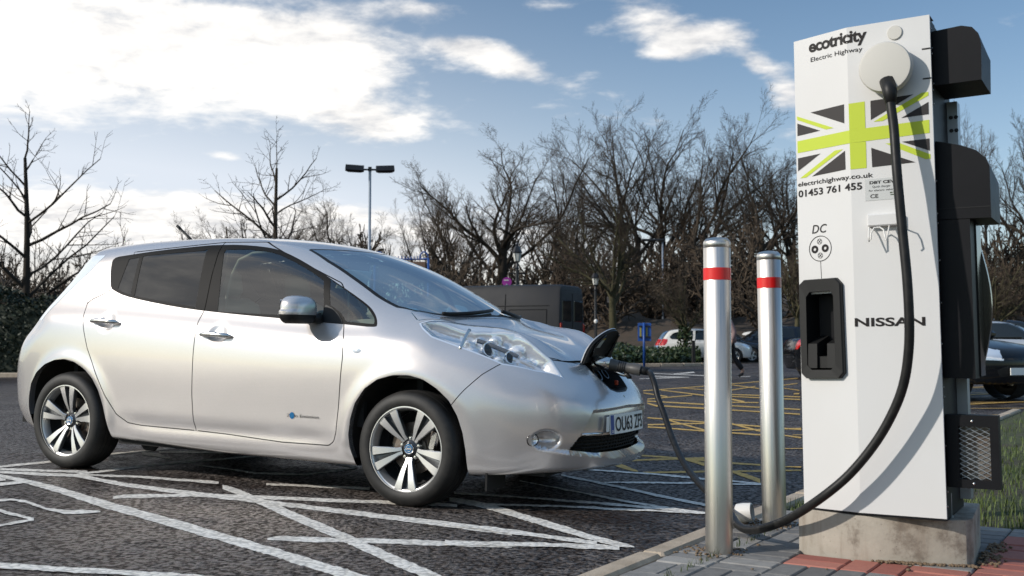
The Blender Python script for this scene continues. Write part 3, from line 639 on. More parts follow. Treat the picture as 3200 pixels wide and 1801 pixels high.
mb = MB(); mb.add(*cab_prism([(-.002, 1.352), (.1705, 1.352), (.1705, 1.355), (-.002, 1.355)], .0588, .0602)); mb.make('hood_seam', M['gap'], ch)
mb = MB(); mb.add(*cab_prism([(-.002, .756), (.100, .754), (.100, 1.3135), (-.002, 1.3135)], .062, .17)); mb.make('side_box', M['black_steel'], ch)
mb = MB(); mb.add(*cab_prism([(.0, .760), (.106, .760), (.106, 1.310), (.0, 1.310)], .172, .29)); mb.make('display_box', M['black_gloss'], ch)
prof = [(.02, .79)] + [(.100 + .034 * math.sin(math.pi * k / 12), .80 + .44 * k / 12) for k in range(13)] + [(.02, 1.25)]
mb = MB(); mb.add(*cab_prism(prof, .292, .325)); mb.make('side_handle', M['black_gloss'], ch, auto=30)
mb = MB(); mb.add(*cab_prism([(-.002, .30), (.035, .30), (.035, 1.79), (-.002, 1.79)], .335, .40)); mb.make('back_post', M['galv'], ch)
mb = MB()
for k in range(4): mb = MB(); mb.lathe([(.0, .004), (.007, .003), (.008, -.001)], 8, c=cab(.012 + .018 * (k % 2), .334, 1.73 - .05 * (k // 2)), M=Matrix.Rotation(RAD(90), 4, 'X')); mb.make('post_bolt', M['black_plastic'], ch)
for z in (1.995, 1.925, 1.905, 1.80, 1.775, 1.725, 1.45, 1.335, 1.30, 1.17, 1.02, .875, .725, .69, .52, .36, .31):
    c = cab(-.0015, .03 + .012 * ((z * 100) % 3 == 0), z); mb = MB()
    mb.lathe([(0, .0028), (.003, .0022), (.0042, 0)], 8, M=Matrix(((0, 0, .861), (1, 0, -.509), (0, 1, 0))).to_4x4(), c=c); mb.make('screw', M['screw'], ch, smooth=True)
# fan guard: frame, wire mesh and the strip beside it
fr = [(0, .375), (.168, .375), (.168, .628), (0, .628)]; hole = [(.038, .404), (.140, .404), (.140, .588), (.038, .588)]
V = [cab(p[0], .055, p[1]) for p in fr + hole] + [cab(p[0], .11, p[1]) for p in fr + hole]
F = [(0, 1, 5, 4), (1, 2, 6, 5), (2, 3, 7, 6), (3, 0, 4, 7)]; F += [(a, 8 + a, 8 + b, b) for a, b in ((0, 1), (1, 2), (2, 3), (3, 0))] + [(a, b, 8 + b, 8 + a) for a, b in ((4, 5), (5, 6), (6, 7), (7, 4))]
mb = MB(); mb.add(V, F); mb.make('fan_frame', M['black_steel'], ch)
mb = MB(); 
def bar(p, q, r=.0011): mb.tube([cab(p[0], .075, p[1]), cab(q[0], .075, q[1])], r, 4)
pit, slope = .0175, .52
for sgn in (1, -1):
    for k in range(-9, 26):
        z0 = .404 + k * pit; pts = []
        for X_ in (.038, .140):
            pts.append((X_, z0 + sgn * slope * (X_ - (.038 if sgn > 0 else .140))))
        (xa, za), (xb, zb) = pts
        def cl(xa, za, xb, zb):
            for lim, up in ((.404, False), (.588, True)):
                if up:
                    if za > lim and zb > lim: return None
                    if za > lim: f = (lim - zb) / (za - zb); xa, za = xb + f * (xa - xb), lim
                    if zb > lim: f = (lim - za) / (zb - za); xb, zb = xa + f * (xb - xa), lim
                else:
                    if za < lim and zb < lim: return None
                    if za < lim: f = (lim - zb) / (za - zb); xa, za = xb + f * (xa - xb), lim
                    if zb < lim: f = (lim - za) / (zb - za); xb, zb = xa + f * (xb - xa), lim
            return xa, za, xb, zb
        r_ = cl(xa, za, xb, zb)
        if r_: bar((r_[0], r_[1]), (r_[2], r_[3]))
prop(mb.make('wire_mesh', M['galv'], ch), kind='stuff')
mb = MB(); mb.add(*cab_prism([(.005, .378), (.163, .378), (.163, .624), (.005, .624)], .112, .125)); mb.make('fan_backing', M['brake'], ch)
mb = MB(); mb.add(*cab_prism([(.024, .406), (.036, .406), (.036, .586), (.024, .586)], .058, .066)); mb.make('guard_strip', M['galv'], ch)
for zc in (.392, .607):
    mb = MB(); mb.lathe([(0, .003), (.004, .002), (.005, 0)], 8, M=Matrix(((1, 0, 0.0), (0, 0, -.9), (0, 1, 0))).to_4x4(), c=cab(.085, .054, zc)); mb.make('screw', M['screw'], ch, smooth=True)
# concrete plinth (its own solid, fixed to the unit)
pl = MB(); n = len(PLINTH); ins = [(p[0] * .994 + .006 * 1.4, p[1] * .994 + .006 * 4.1) for p in PLINTH]
pl.add([(p[0] - BASE[0], p[1] - BASE[1], z - PZ) for z, q in ((.03, PLINTH), (.252, PLINTH), (.258, ins)) for p in q],
       [tuple(range(2 * n, 3 * n))] + [(r * n + i, r * n + (i + 1) % n, r * n + n + (i + 1) % n, r * n + n + i) for r in range(2) for i in range(n)])
pl.make('plinth', M['concrete'], ch, auto=28)
mb = MB(); mb.lathe([(.0, .085), (.008, .085), (.008, .006), (.014, .006), (.014, 0)], 10, c=loc([1.56, 3.86, .2585])); mb.make('anchor_bolt', M['galv'], ch, auto=40)
# cable drum disc, round cover, hook box
def disc(name, s, t, r, prof, m):
    c = pan(s, t); nrm = Vector(NR); q = nrm.to_track_quat('Z', 'Y').to_matrix().to_4x4(); mb = MB(); mb.lathe(prof, 48, M=q, c=loc(c)); return mb.make(name, m, ch, auto=35)
disc('cable_drum', 1.50, .898, .09, [(.062, -.002), (.062, .022), (.087, .026), (.0905, .032), (.0905, .062), (.087, .067), (.08, .068), (.0004, .068)], M['cream_plastic'])
disc('round_cover', 1.589, .9739, .027, [(.0262, -.001), (.0262, .004), (.024, .006), (.0003, .0062)], M['cream_plastic'])
def on_panel_box(name, s0, s1, t0, t1, th, m, b=.004):
    mb = MB(); A = [loc(pan(s, t, -.001)) for s, t in ((s0, t0), (s1, t0), (s1, t1), (s0, t1))]; ds, dt = b / WR, b / HP
    Bq = [loc(pan(s, t, th - b)) for s, t in ((s0, t0), (s1, t0), (s1, t1), (s0, t1))]; Cq = [loc(pan(s, t, th)) for s, t in ((s0 + ds, t0 + dt), (s1 - ds, t0 + dt), (s1 - ds, t1 - dt), (s0 + ds, t1 - dt))]
    F = [(8, 9, 10, 11)] + [(r * 4 + i, r * 4 + (i + 1) % 4, r * 4 + 4 + (i + 1) % 4, r * 4 + 4 + i) for r in range(2) for i in range(4)]
    mb.add(A + Bq + Cq, F); return mb.make(name, m, ch)
on_panel_box('hook_box', 1.207, 1.60, .581, .6055, .030, M['white_panel'])
def wire(path, r=.0028):
    mb = MB(); mb.tube([loc(pan(s, t, o)) for s, t, o in path], r, 8); mb.make('hook_wire', M['white_plastic'], ch, smooth=True)
wire([(1.225, .582, .02), (1.228, .575, .035), (1.234, .560, .05), (1.245, .549, .058), (1.262, .552, .058), (1.27, .566, .055), (1.30, .5765, .045), (1.36, .5775, .04), (1.41, .572, .045), (1.432, .558, .055), (1.440, .549, .058), (1.452, .552, .055), (1.462, .568, .04), (1.466, .582, .022)])
wire([(1.56, .582, .02), (1.62, .579, .03), (1.668, .577, .04), (1.680, .568, .05), (1.69, .552, .055), (1.66, .548, .055)])
for t0, t1 in ((.9305, .9335), (.8365 + .034, .8735)):
    on_panel_box('cover_slot', 1.90, 1.998, t0, t1, .0012, M['gap'], .0003)
# plug holster: chamfered frame, dark pocket, cradle
out_o = [(.0379, .4704), (.1344, .4808), (.7178, .4811), (.8069, .4690), (.8276, .2836), (.7465, .2728), (.1381, .2722), (.0514, .2826)]
inn = [(.1731, .4440), (.2430, .4543), (.6151, .4547), (.6737, .4443), (.6823, .300), (.60, .290), (.25, .290), (.1703, .300)]
mb = MB(); lay = [[loc(pan(s, t, o)) for s, t in q] for q, o in ((out_o, -.001), (out_o, .016), ([(s * .96 + .017, t * .985 + .0056) for s, t in out_o], .022), (inn, .020), ([(s * .97 + .0125, t) for s, t in inn], -.10))]
V = [p for q in lay for p in q]; F = [(r * 8 + i, r * 8 + 8 + i, r * 8 + 8 + (i + 1) % 8, r * 8 + (i + 1) % 8) for r in range(4) for i in range(8)] + [tuple(range(32, 40))]
mb.add(V, F); mb.make('plug_holster', M['black_plastic'], ch)
mb = MB()
for s0, s1 in ((.178, .345), (.53, .676)):
    A = [(s0, .294, .017), (s1, .294, .017), (s1, .345, .014), (s0, .345, .014), (s0, .362, -.07), (s1, .362, -.07), (s1, .294, -.07), (s0, .294, -.07)]
    mb.add([loc(pan(*q)) for q in A], [(0, 1, 2, 3), (3, 2, 5, 4), (0, 3, 4, 7), (1, 6, 5, 2)])
A = [(.345, .294, .004), (.53, .294, .004), (.53, .318, .004), (.345, .318, .004), (.345, .3205, -.05), (.53, .3205, -.05)]; mb.add([loc(pan(*q)) for q in A], [(0, 1, 2, 3), (3, 2, 5, 4)])
mb.make('plug_cradle', M['black_plastic'], ch)
# ---- printing on the cover
def print_poly(name, polys, m, off=.0012):
    mb = MB()
    for p in polys: mb.add([loc(pan(s, t, off)) for s, t in p], [tuple(range(len(p)))])
    return mb.make(name, m, ch)
lime = [[(.03, .7560), (1, .7575), (1, .7845), (.03, .7817)], [(1, .7575), (1.9575, .762), (1.9575, .7884), (1, .7845)], [(1.0, .84), (1.1985, .8408), (1.1985, .7853), (1.0, .7846)], [(1.0, .703), (1.1985, .703), (1.1985, .7578), (1.0, .7574)],
        [(.0322, .836), (.7184, .7958), (.5757, .7954), (.0352, .8281)], [(.0653, .7006), (.1844, .7006), (.8775, .7475), (.7299, .7479)], [(1.30, .7967), (1.4097, .7962), (1.9585, .8374), (1.9588, .8444), (1.8814, .8444)], [(1.4345, .7495), (1.5847, .7491), (1.9582, .7189), (1.9584, .7101), (1.90, .7101)]]
dark = [[(.2934, .8383), (.9182, .8409), (.914, .801)], [(.0366, .8203), (.4673, .7955), (.0342, .793)], [(.0336, .7446), (.4647, .7467), (.0311, .7167)], [(.295, .7008), (.9131, .7045), (.9116, .7436)],
        [(1.2693, .8406), (1.7843, .8432), (1.2671, .8011)], [(1.6318, .7981), (1.9554, .8244), (1.9553, .7996)], [(1.2617, .7437), (1.7819, .7058), (1.2661, .7035)], [(1.6322, .7498), (1.9534, .7509), (1.9532, .7261)]]
for k, pgs in enumerate([lime[:4]] + [[q] for q in lime[4:]]): print_poly('flag_cross' if k == 0 else 'flag_stripe', pgs, M['lime'])
for q in dark: print_poly('flag_triangle', [q], M['charcoal_print'], .0013)
def panel_text(name, body, s0, t0, s1, cap, m, bold=.0, shear=.0, ref='H', off=.0014, spacing=1.0, slope=0.0):
    V, F = text_mesh(body, 1.0, bold, shear, spacing); A = np.array(V); rx = np.array(text_mesh(ref, 1.0, bold)[0])
    kx = (u_of(s1) - u_of(s0)) / (A[:, 0].max() - A[:, 0].min()); ky = cap / (rx[:, 1].max() - max(rx[:, 1].min(), -.02 if ref in 'Hx' else -9)); x0 = A[:, 0].min(); P = []
    for x, y in V:
        u = u_of(s0) + (x - x0) * kx; P.append(loc(pan(s_of(u), t0 + y * ky / HP + slope * (u - u_of(s0)), off)))
    mb = MB(); mb.add(P, F); return mb.make(name, m, ch)
panel_text('brand_lettering', 'ecotricity', .2923, .9680, 1.2500, .0315, M['ink'], .030, 0, 'x', spacing=.92)
panel_text('tagline_lettering', 'Electric Highway', .3224, .9465, 1.1916, .0165, M['ink'], .004, 0, 'H')
panel_text('web_lettering', 'electrichighway.co.uk', .0242, .6832, 1.2754, .0115, M['ink'], .016, 0, 'x')
panel_text('phone_lettering', '01453 761 455', .0273, .6602, 1.1363, .0258, M['ink'], .024, 0, 'H')
panel_text('socket_lettering', 'DC', .268, .5788, .545, .0315, M['ink'], .010, .22, 'H', spacing=1.05)
panel_text('maker_lettering', 'NISSAN', .9960, .3790, 1.8345, .0305, M['ink'], .030, 0, 'H', spacing=1.0)
def ring_poly(s, t, r0, r1, n=28):
    k = WL; out_ = []
    for i in range(n):
        a, b = 2 * math.pi * i / n, 2 * math.pi * (i + 1) / n
        q = lambda r, an: (s + r * math.cos(an) / k, t + r * math.sin(an) / HP)
        out_.append([q(r1, a), q(r1, b), q(r0, b), q(r0, a)] if r0 > 0 else [q(r1, a), q(r1, b), (s, t)])
    return out_
sym = ring_poly(.4125, .5455, .0455, .0482) + ring_poly(.3117, .5446, .0055, .0148) + ring_poly(.5037, .5454, .0055, .0148) + ring_poly(.4025, .5604, .0088, .0105) + ring_poly(.4114, .5308, .0088, .0105)
for s, t in ((.4025, .5604), (.4114, .5308)):
    for sg in (1, -1): sym.append([(s - .0075 / WL, t - sg * .006 / HP), (s - .006 / WL, t - sg * .0075 / HP), (s + .0075 / WL, t + sg * .006 / HP), (s + .006 / WL, t + sg * .0075 / HP)])
sym.append([(.4165, .519), (.4265, .482), (.4185, .482), (.409, .519)])
print_poly('socket_symbol', sym, M['ink'])
lab = on_panel_box('rating_plate', 1.172, 1.592, .635, .6795, .0015, M['plate_metal'], .0004)
for txt, s0, t0, s1, cp, bo in (('DBT CEV', 1.228, .6690, 1.53, .0105, .04), ('Quick charger', 1.262, .6610, 1.48, .0075, .0), ('for electric vehicles', 1.216, .6535, 1.555, .0068, .0), ('CE', 1.233, .6400, 1.330, .014, .02)):
    panel_text('plate_lettering', txt, s0, t0, s1, cp, M['ink'], bo, 0, 'H', .0022)
print_poly('plate_mark', [[(1.47, .6475), (1.50, .6475), (1.50, .650), (1.47, .650)], [(1.51, .6475), (1.535, .6475), (1.535, .650), (1.51, .650)], [(1.475, .6435), (1.53, .6435), (1.53, .6455), (1.475, .6455)]], M['cover_leaf'], .0022)
# ------------------------------------------------------------------ car body surfaces (an implicit skin, sampled on a grid and cut along its panel lines)
class Spl:
    """natural cubic spline, tabulated"""
    def __init__(s, xs, ys):
        o = np.argsort(xs); x = np.array(xs, float)[o]; y = np.array(ys, float)[o]; n = len(x); h = np.diff(x)
        A = np.eye(n); b = np.zeros(n)
        for i in range(1, n - 1):
            A[i, i - 1] = h[i - 1]; A[i, i] = 2 * (h[i - 1] + h[i]); A[i, i + 1] = h[i]; b[i] = 6 * ((y[i + 1] - y[i]) / h[i] - (y[i] - y[i - 1]) / h[i - 1])
        m = np.linalg.solve(A, b); t = np.linspace(x[0], x[-1], 16001); i = np.clip(np.searchsorted(x, t) - 1, 0, n - 2); hh = h[i]; a = (x[i + 1] - t) / hh; c = (t - x[i]) / hh
        v = a * y[i] + c * y[i + 1] + ((a ** 3 - a) * m[i] + (c ** 3 - c) * m[i + 1]) * hh * hh / 6
        d0, d1 = (v[1] - v[0]) / (t[1] - t[0]), (v[-1] - v[-2]) / (t[1] - t[0])
        s.t = np.concatenate([[t[0] - 3], t, [t[-1] + 3]]); s.v = np.concatenate([[v[0] - 3 * d0], v, [v[-1] + 3 * d1]])
    def __call__(s, q): return np.interp(q, s.t, s.v)
def smax(a, b, r): return np.maximum(a, b) + np.maximum(r - np.abs(a - b), 0) ** 2 / (4 * r)
ZC = Spl([1.05,.95,.85,.75,.65,.5,.35,.2,.10,-.05,-.25,-.5,-.75,-.95,-1.2,-1.5,-1.8,-2.1,-2.5,-2.9,-3.2], [.57,.682,.762,.825,.875,.936,.985,1.028,1.078,1.160,1.262,1.376,1.464,1.515,1.555,1.578,1.583,1.577,1.556,1.513,1.470])
PROF = Spl([.14,.2,.26,.34,.45,.6,.75,.85,.92,.975,1.03,1.15,1.3,1.45,1.6], [.800,.832,.852,.864,.870,.878,.882,.874,.856,.826,.798,.748,.684,.612,.535])
WSC = Spl([1.1,.7,.4,.15,0,-.3,-.8,-1.4,-2.0,-2.5,-2.9,-3.2,-3.5], [.97,.985,1.0,1.003,1.0,.995,.995,.998,1.0,.99,.96,.915,.85])
ZSH = Spl([1.,.3,-.2,-.7,-1.3,-1.9,-2.5,-3.2], [0.03,.02,0.0,.0,.03,.065,.09,.09])
XN = Spl([.1,.2,.3,.36,.44,.52,.58,.65,.70,.75,.82,.9], [.87,.945,.974,.986,.996,.998,.991,.966,.936,.90,.84,.76])
XT = Spl([.2,.27,.35,.45,.6,.75,.85,.93,1.0,1.1,1.2,1.3,1.4,1.55], [-3.335,-3.40,-3.465,-3.497,-3.508,-3.485,-3.43,-3.345,-3.255,-3.145,-3.045,-2.955,-2.885,-2.80])
def leaf_w(x, z):
    w_ = PROF(z - ZSH(x) * sst(z, .6, 1.0)) * WSC(x)
    for xa, za, ra in ((0., .33, .415), (-2.70, .33, .40)):
        r = np.hypot(x - xa, z - za); w_ = w_ + .014 * np.exp(-((r - ra) / .05) ** 2) * sst(z, .2, .35)
    for xa, za in ((-1.395, .926), (-2.352, .984)):        # finger bowls behind the door handles
        r2 = ((x - xa) / .062) ** 2 + ((z - za) / .055) ** 2; w_ = w_ - .016 * np.exp(-r2 ** 2)
    # crease along the foot of the doors
    w_ = w_ - .010 * np.exp(-((z - .335 - .02 * sst(-x, 1.8, 2.4)) / .045) ** 2) * sst(-x, .40, .75) * (1 - sst(-x, 1.9, 2.3))
    return w_
def leaf_t(x, y):
    k = .72 * sst(x, -2.2, -.3) * (1 - sst(x, .15, .55)) * .9
    z = ZC(x + k * y * y * .75) - (.05 + .07 * sst(-x, .3, 1.0)) * y * y
    yr = .70 - .30 * sst(x, .0, .75) ** 1.3
    return z + .075 * np.exp(-((y - yr) / .13) ** 2) * sst(x, -.35, .1) * (1 - sst(x, .55, .85))
def leaf_f(P):
    x, y, z = P[..., 0], np.abs(P[..., 1]), P[..., 2]; e = .01
    ds = y - leaf_w(x, z); t = leaf_t(x, y); tx = (leaf_t(x + e, y) - t) / e; dt = (z - t) / np.sqrt(1 + tx * tx)
    y2 = y * y; n = XN(z) - (.22 * y2 + .93 * y2 * y2)
    # recessed number-plate and grille panel, and the lip below it
    edge = np.minimum(np.minimum(.567 - .03 * y - z, (.412 - y) * .86 + (.545 - z) * .51), z - (.287 + .13 * y2))
    n = n - .030 * sst(edge, -.004, .014) * (y < .62)
    n = n + .026 * (1 - sst(z, .280 + .13 * y2, .306 + .13 * y2)) * (1 - sst(y, .54, .70)) * sst(z, .2, .245)
    ny = .44 * y + 3.72 * y * y2; nz = (XN(z + e) - XN(z)) / e; dn = (x - n) / np.sqrt(1 + ny * ny + nz * nz)
    r = XT(z) + .10 * y2 + .23 * y2 * y2; rz = (XT(z + e) - XT(z)) / e; ry = .2 * y + .92 * y * y2; dr = (r - x) / np.sqrt(1 + ry * ry + rz * rz)
    d = smax(ds, dt, .11 - .04 * sst(x, -.4, .1)); d = smax(d, dn, .13); d = smax(d, dr, .05 + .10 * (1 - sst(z, .9, 1.1)))
    # fog lamp pocket
    q = np.sqrt(((x - .765) / .085) ** 2 + ((y - .645) / .078) ** 2 + ((z - .400) / .052) ** 2); d = smax(d, (1 - q) * .05, .012)
    zb = .192 + .03 * sst(x, .3, .9) + .03 * sst(-x, 1.2, 2.3) + .04 * sst(-x, 2.9, 3.4)
    return smax(d, zb - z, .03)
def sample_shell(fn, us, v, z0, tmax=1.6):
    """us: list of (x, tilt).  Rays from the long axis outwards, right half of the car (y >= 0)"""
    def rays(us_, v_):
        xs_ = np.array([u[0] for u in us_]); th = np.array([u[1] for u in us_]); nu, nv = len(us_), len(v_)
        o = np.zeros((nu, nv, 3)); o[..., 0] = xs_[:, None]; o[..., 2] = z0
        d = np.stack([np.repeat(np.sin(th)[:, None], nv, 1), np.cos(th)[:, None] * np.cos(v_)[None], np.cos(th)[:, None] * np.sin(v_)[None]], -1); return o, d
    st = 4; uc, vc = us[::st] + ([us[-1]] if (len(us) - 1) % st else []), np.append(v[::st], v[-1:] if (len(v) - 1) % st else [])
    o, d = rays(uc, vc); lo = np.zeros(o.shape[:2]); hi = np.full(o.shape[:2], tmax); done = np.zeros(o.shape[:2], bool)
    ts = np.linspace(0, tmax, 65)
    for a, b in zip(ts[:-1], ts[1:]):
        val = fn(o + d * b) > 0; nw = val & ~done; lo[nw] = a; hi[nw] = b; done |= val
        if done.all(): break
    for _ in range(8):
        m_ = (lo + hi) / 2; val = fn(o + d * m_[..., None]) > 0; hi = np.where(val, m_, hi); lo = np.where(val, lo, m_)
    tc = (lo + hi) / 2; iu = np.array(list(range(0, len(us), st)) + ([len(us) - 1] if (len(us) - 1) % st else [])); iv = np.array(list(range(0, len(v), st)) + ([len(v) - 1] if (len(v) - 1) % st else []))
    t1 = np.stack([np.interp(np.arange(len(us)), iu, tc[:, k]) for k in range(tc.shape[1])], 1); t2 = np.stack([np.interp(np.arange(len(v)), iv, t1[k]) for k in range(len(us))], 0)
    o, d = rays(us, v); lo = np.maximum(t2 - .09, 0); hi = t2 + .09
    for _ in range(15):
        m_ = (lo + hi) / 2; val = fn(o + d * m_[..., None]) > 0; hi = np.where(val, m_, hi); lo = np.where(val, lo, m_)
    return o + d * ((lo + hi) / 2)[..., None]
def shell_normals(fn, P, e=.0025):
    g = np.empty_like(P)
    for k in range(3):
        a = P.copy(); b = P.copy(); a[:, k] += e; b[:, k] -= e; g[:, k] = fn(a) - fn(b)
    g[np.abs(P[:, 1]) < 2e-3, 1] = 0
    return g / (np.linalg.norm(g, axis=1, keepdims=True) + 1e-12)
def chaikin(p, n=2, closed=True):
    p = np.array(p, float)
    for _ in range(n):
        q = np.roll(p, -1, 0) if closed else p[1:]; a = p if closed else p[:-1]
        p = np.stack([a * .75 + q * .25, a * .25 + q * .75], 1).reshape(-1, 2)
    return p
def sd_poly(A, B, poly):
    """signed distance to a closed polygon (negative inside)"""
    poly = np.asarray(poly, float); q = np.roll(poly, -1, 0); d2 = np.full(len(A), 1e9); ins = np.zeros(len(A), bool)
    for (x1, y1), (x2, y2) in zip(poly, q):
        ex, ey = x2 - x1, y2 - y1; L = ex * ex + ey * ey + 1e-12; t = np.clip(((A - x1) * ex + (B - y1) * ey) / L, 0, 1)
        d2 = np.minimum(d2, (A - x1 - t * ex) ** 2 + (B - y1 - t * ey) ** 2); c = (y1 > B) != (y2 > B)
        if abs(ey) > 1e-12: ins ^= c & (A < ex * (B - y1) / ey + x1)
    return np.where(ins, -1, 1) * np.sqrt(d2)
def cut_shell(V, polys, f):
    """split every face crossed by f = 0"""
    fv = f(V); fv = np.where(np.abs(fv) < 2e-6, 2e-6, fv); newV = []; n0 = len(V); cache = {}; out_ = []
    sg = fv > 0; sgl = sg.tolist(); fl = fv.tolist()
    for p in polys:
        s0 = sgl[p[0]]; mixed = False
        for i in p[1:]:
            if sgl[i] != s0: mixed = True; break
        if not mixed: out_.append(p); continue
        A, B = [], []
        for k in range(len(p)):
            i, j = p[k], p[(k + 1) % len(p)]; (A if sgl[i] else B).append(i)
            if sgl[i] != sgl[j]:
                key = (i, j) if i < j else (j, i)
                if key not in cache: t = fl[i] / (fl[i] - fl[j]); newV.append(V[i] + (V[j] - V[i]) * t); cache[key] = n0 + len(newV) - 1
                A.append(cache[key]); B.append(cache[key])
        if len(A) >= 3: out_.append(tuple(A))
        if len(B) >= 3: out_.append(tuple(B))
    return (np.concatenate([V, np.array(newV)]) if newV else V), out_

# --- sampling
def end_fan(n): return np.linspace(0, 1, n + 1)[1:] * (math.pi / 2 - .012)
def make_grid(fn, xa, xb, nm, na, nb, nv, z0):
    us = [(xa, -t) for t in end_fan(na)[::-1]] + [(x, 0.) for x in np.linspace(xa, xb, nm)] + [(xb, t) for t in end_fan(nb)]
    v = np.linspace(-math.pi / 2, math.pi / 2, nv); G = sample_shell(fn, us, v, z0); nu = len(us); V = G.reshape(-1, 3); V[0::nv, 1] = 0; V[nv - 1::nv, 1] = 0
    i = (np.arange(nu - 1)[:, None] * nv + np.arange(nv - 1)[None]).ravel()
    Q = [tuple(q) for q in np.stack([i, i + nv, i + nv + 1, i + 1], 1).tolist()]
    return V, Q
CV, CQ = make_grid(leaf_f, -2.75, .35, 205, 60, 165, 215, .62)

# --- panel lines, in car coordinates (x forward from the front axle, z up; y outwards)
arch_f = [(-.361,.10),(-.361,.22),(-.381,.302),(-.386,.377),(-.372,.466),(-.339,.556),(-.274,.641),(-.185,.698),(-.084,.726),(.013,.729),(.102,.710),(.189,.661),(.261,.599),(.310,.517),(.340,.427),(.356,.331),(.363,.22),(.363,.10)]
arch_r = [(-3.06,.10),(-3.088,.317),(-3.110,.381),(-3.115,.461),(-3.095,.55),(-3.030,.627),(-2.925,.688),(-2.815,.720),(-2.712,.729),(-2.611,.713),(-2.514,.671),(-2.439,.613),(-2.384,.539),(-2.339,.44),(-2.304,.334),(-2.281,.236),(-2.27,.10)]
dlo = chaikin([(-2.525,1.409),(-2.5,1.428),(-2.408,1.438),(-2.139,1.469),(-1.766,1.498),(-1.679,1.502),(-1.487,1.502),(-1.292,1.487),(-1.157,1.465),(-1.009,1.416),(-.861,1.356),(-.704,1.286),(-.512,1.194),(-.379,1.126),(-.32,1.087),(-.277,1.045),(-.253,1.004),(-.26,.988),(-.487,1.003),(-.729,1.017),(-.907,1.027),(-1.276,1.047),(-1.566,1.067),(-1.815,1.09),(-2.106,1.128),(-2.292,1.159),(-2.387,1.188),(-2.434,1.207),(-2.453,1.231),(-2.501,1.325),(-2.52,1.381)], 1)
glass = {'rear_quarter': [(-2.37,1.41),(-2.282,1.423),(-2.238,1.167),(-2.311,1.183),(-2.374,1.207)],
         'rear_door': [(-2.254,1.431),(-1.984,1.45),(-1.739,1.464),(-1.723,1.469),(-1.648,1.089),(-1.652,1.092),(-1.897,1.12),(-2.199,1.16)],
         'front_door': [(-1.575,1.468),(-1.396,1.469),(-1.235,1.454),(-1.132,1.432),(-.987,1.382),(-.841,1.321),(-.724,1.263),(-.673,1.125),(-.653,1.035),(-.915,1.05),(-1.458,1.064)],
         'front_quarter': [(-.682,1.271),(-.507,1.184),(-.371,1.11),(-.295,1.045),(-.274,1.008),(-.479,1.019),(-.534,1.07),(-.584,1.097),(-.627,1.116)]}
front_door = [(-.487,1.003),(-.454,.918),(-.440,.81),(-.460,.54),(-.479,.377),(-.498,.325),(-.535,.300),(-.877,.296),(-1.308,.316),(-1.549,.322),(-1.563,.377),(-1.575,.54),(-1.571,.715),(-1.568,.913),(-1.576,1.007),(-1.565,1.073),(-1.60,1.30),(-1.62,1.52),(-1.3,1.52),(-.6,1.25),(-.45,1.10)]
rear_door = [(-1.549,.322),(-2.009,.326),(-2.124,.337),(-2.224,.386),(-2.319,.504),(-2.431,.683),(-2.505,.804),(-2.556,.928),(-2.596,1.040),(-2.610,1.105),(-2.575,1.135),(-2.500,1.165),(-2.421,1.205),(-2.35,1.3),(-2.35,1.46),(-1.62,1.52),(-1.60,1.30),(-1.565,1.073),(-1.576,1.007),(-1.568,.913),(-1.571,.715),(-1.575,.54),(-1.563,.377)]
bumper = [(.270,.57),(.341,.66),(.424,.746),(.495,.800),(.585,.850),(.674,.836),(.73,.822),(.775,.803),(1.5,.80),(1.5,0),(.27,0)]
bonnet = [(-.108,.683),(-.02,.745),(.07,.697),(.15,.642),(.25,.572),(.36,.522),(.49,.498),(.60,.494),(.674,.480),(.729,.383),(.764,.2),(.775,0),(.775,-.2),(.135,-.2),(.135,0),(.125,.151),(.098,.295),(.055,.414),(.002,.507),(-.06,.62)]
screen = [(-.800,-.2),(-.800,0),(-.838,.179),(-.904,.348),(-.984,.505),(-.975,.525),(-.784,.588),(-.567,.635),(-.365,.674),(-.196,.694),(-.089,.657),(-.018,.507),(.037,.414),(.079,.295),(.105,.151),(.115,0),(.115,-.2)]
lamp_q = lambda y, z: np.arctan2(y - .2, z - .45) * .6
_in = [(x, y, float(leaf_t(np.array([x]), np.array([y]))[0])) for x, y in [(.07,.705),(.15,.650),(.25,.580),(.36,.530),(.49,.506),(.60,.502),(.70,.488)]]
head = [(x, float(lamp_q(y, z))) for x, y, z in [(-.005,.757,1.018)] + _in + [(.785,.488,.732),(.666,.607,.768),(.510,.711,.803),(.430,.733,.835),(.349,.752,.864),(.285,.764,.884),(.102,.795,.941),(.034,.781,.986)]]
tail = [(-2.62,1.44),(-2.70,1.33),(-2.80,1.235),(-2.88,1.155),(-2.97,1.06),(-3.03,.985),(-3.6,.985),(-3.6,1.44)]
port = [(.0,.822),(.15,.815),(.172,.76),(.164,.723),(.132,.668),(.07,.652),(.0,.650),(-.1,.65),(-.1,.822)]
grille = [(-.1,.408),(0,.410),(.25,.412),(.455,.416),(.500,.385),(.528,.358),(.50,.338),(.35,.317),(.10,.309),(-.1,.309)]
def side(poly, lim=.5): return lambda P: np.maximum(sd_poly(P[:, 0], P[:, 2], poly), (lim - P[:, 1]) * .5)
F_archf, F_archr = side(arch_f, .55), side(arch_r, .55); F_dlo = side(dlo, .45); F_glass = {k: side(p, .45) for k, p in glass.items()}
F_fd, F_rd = side(front_door, .5), side(rear_door, .5)
F_bump = lambda P: sd_poly(P[:, 0], P[:, 2], bumper)
F_bon = lambda P: np.maximum(sd_poly(P[:, 0], P[:, 1], bonnet), .70 - P[:, 2])
F_scr = lambda P: np.maximum(sd_poly(P[:, 0], P[:, 1], screen), .95 - P[:, 2])
F_head = lambda P: np.maximum(sd_poly(P[:, 0], lamp_q(P[:, 1], P[:, 2]), head), .6 - P[:, 2])
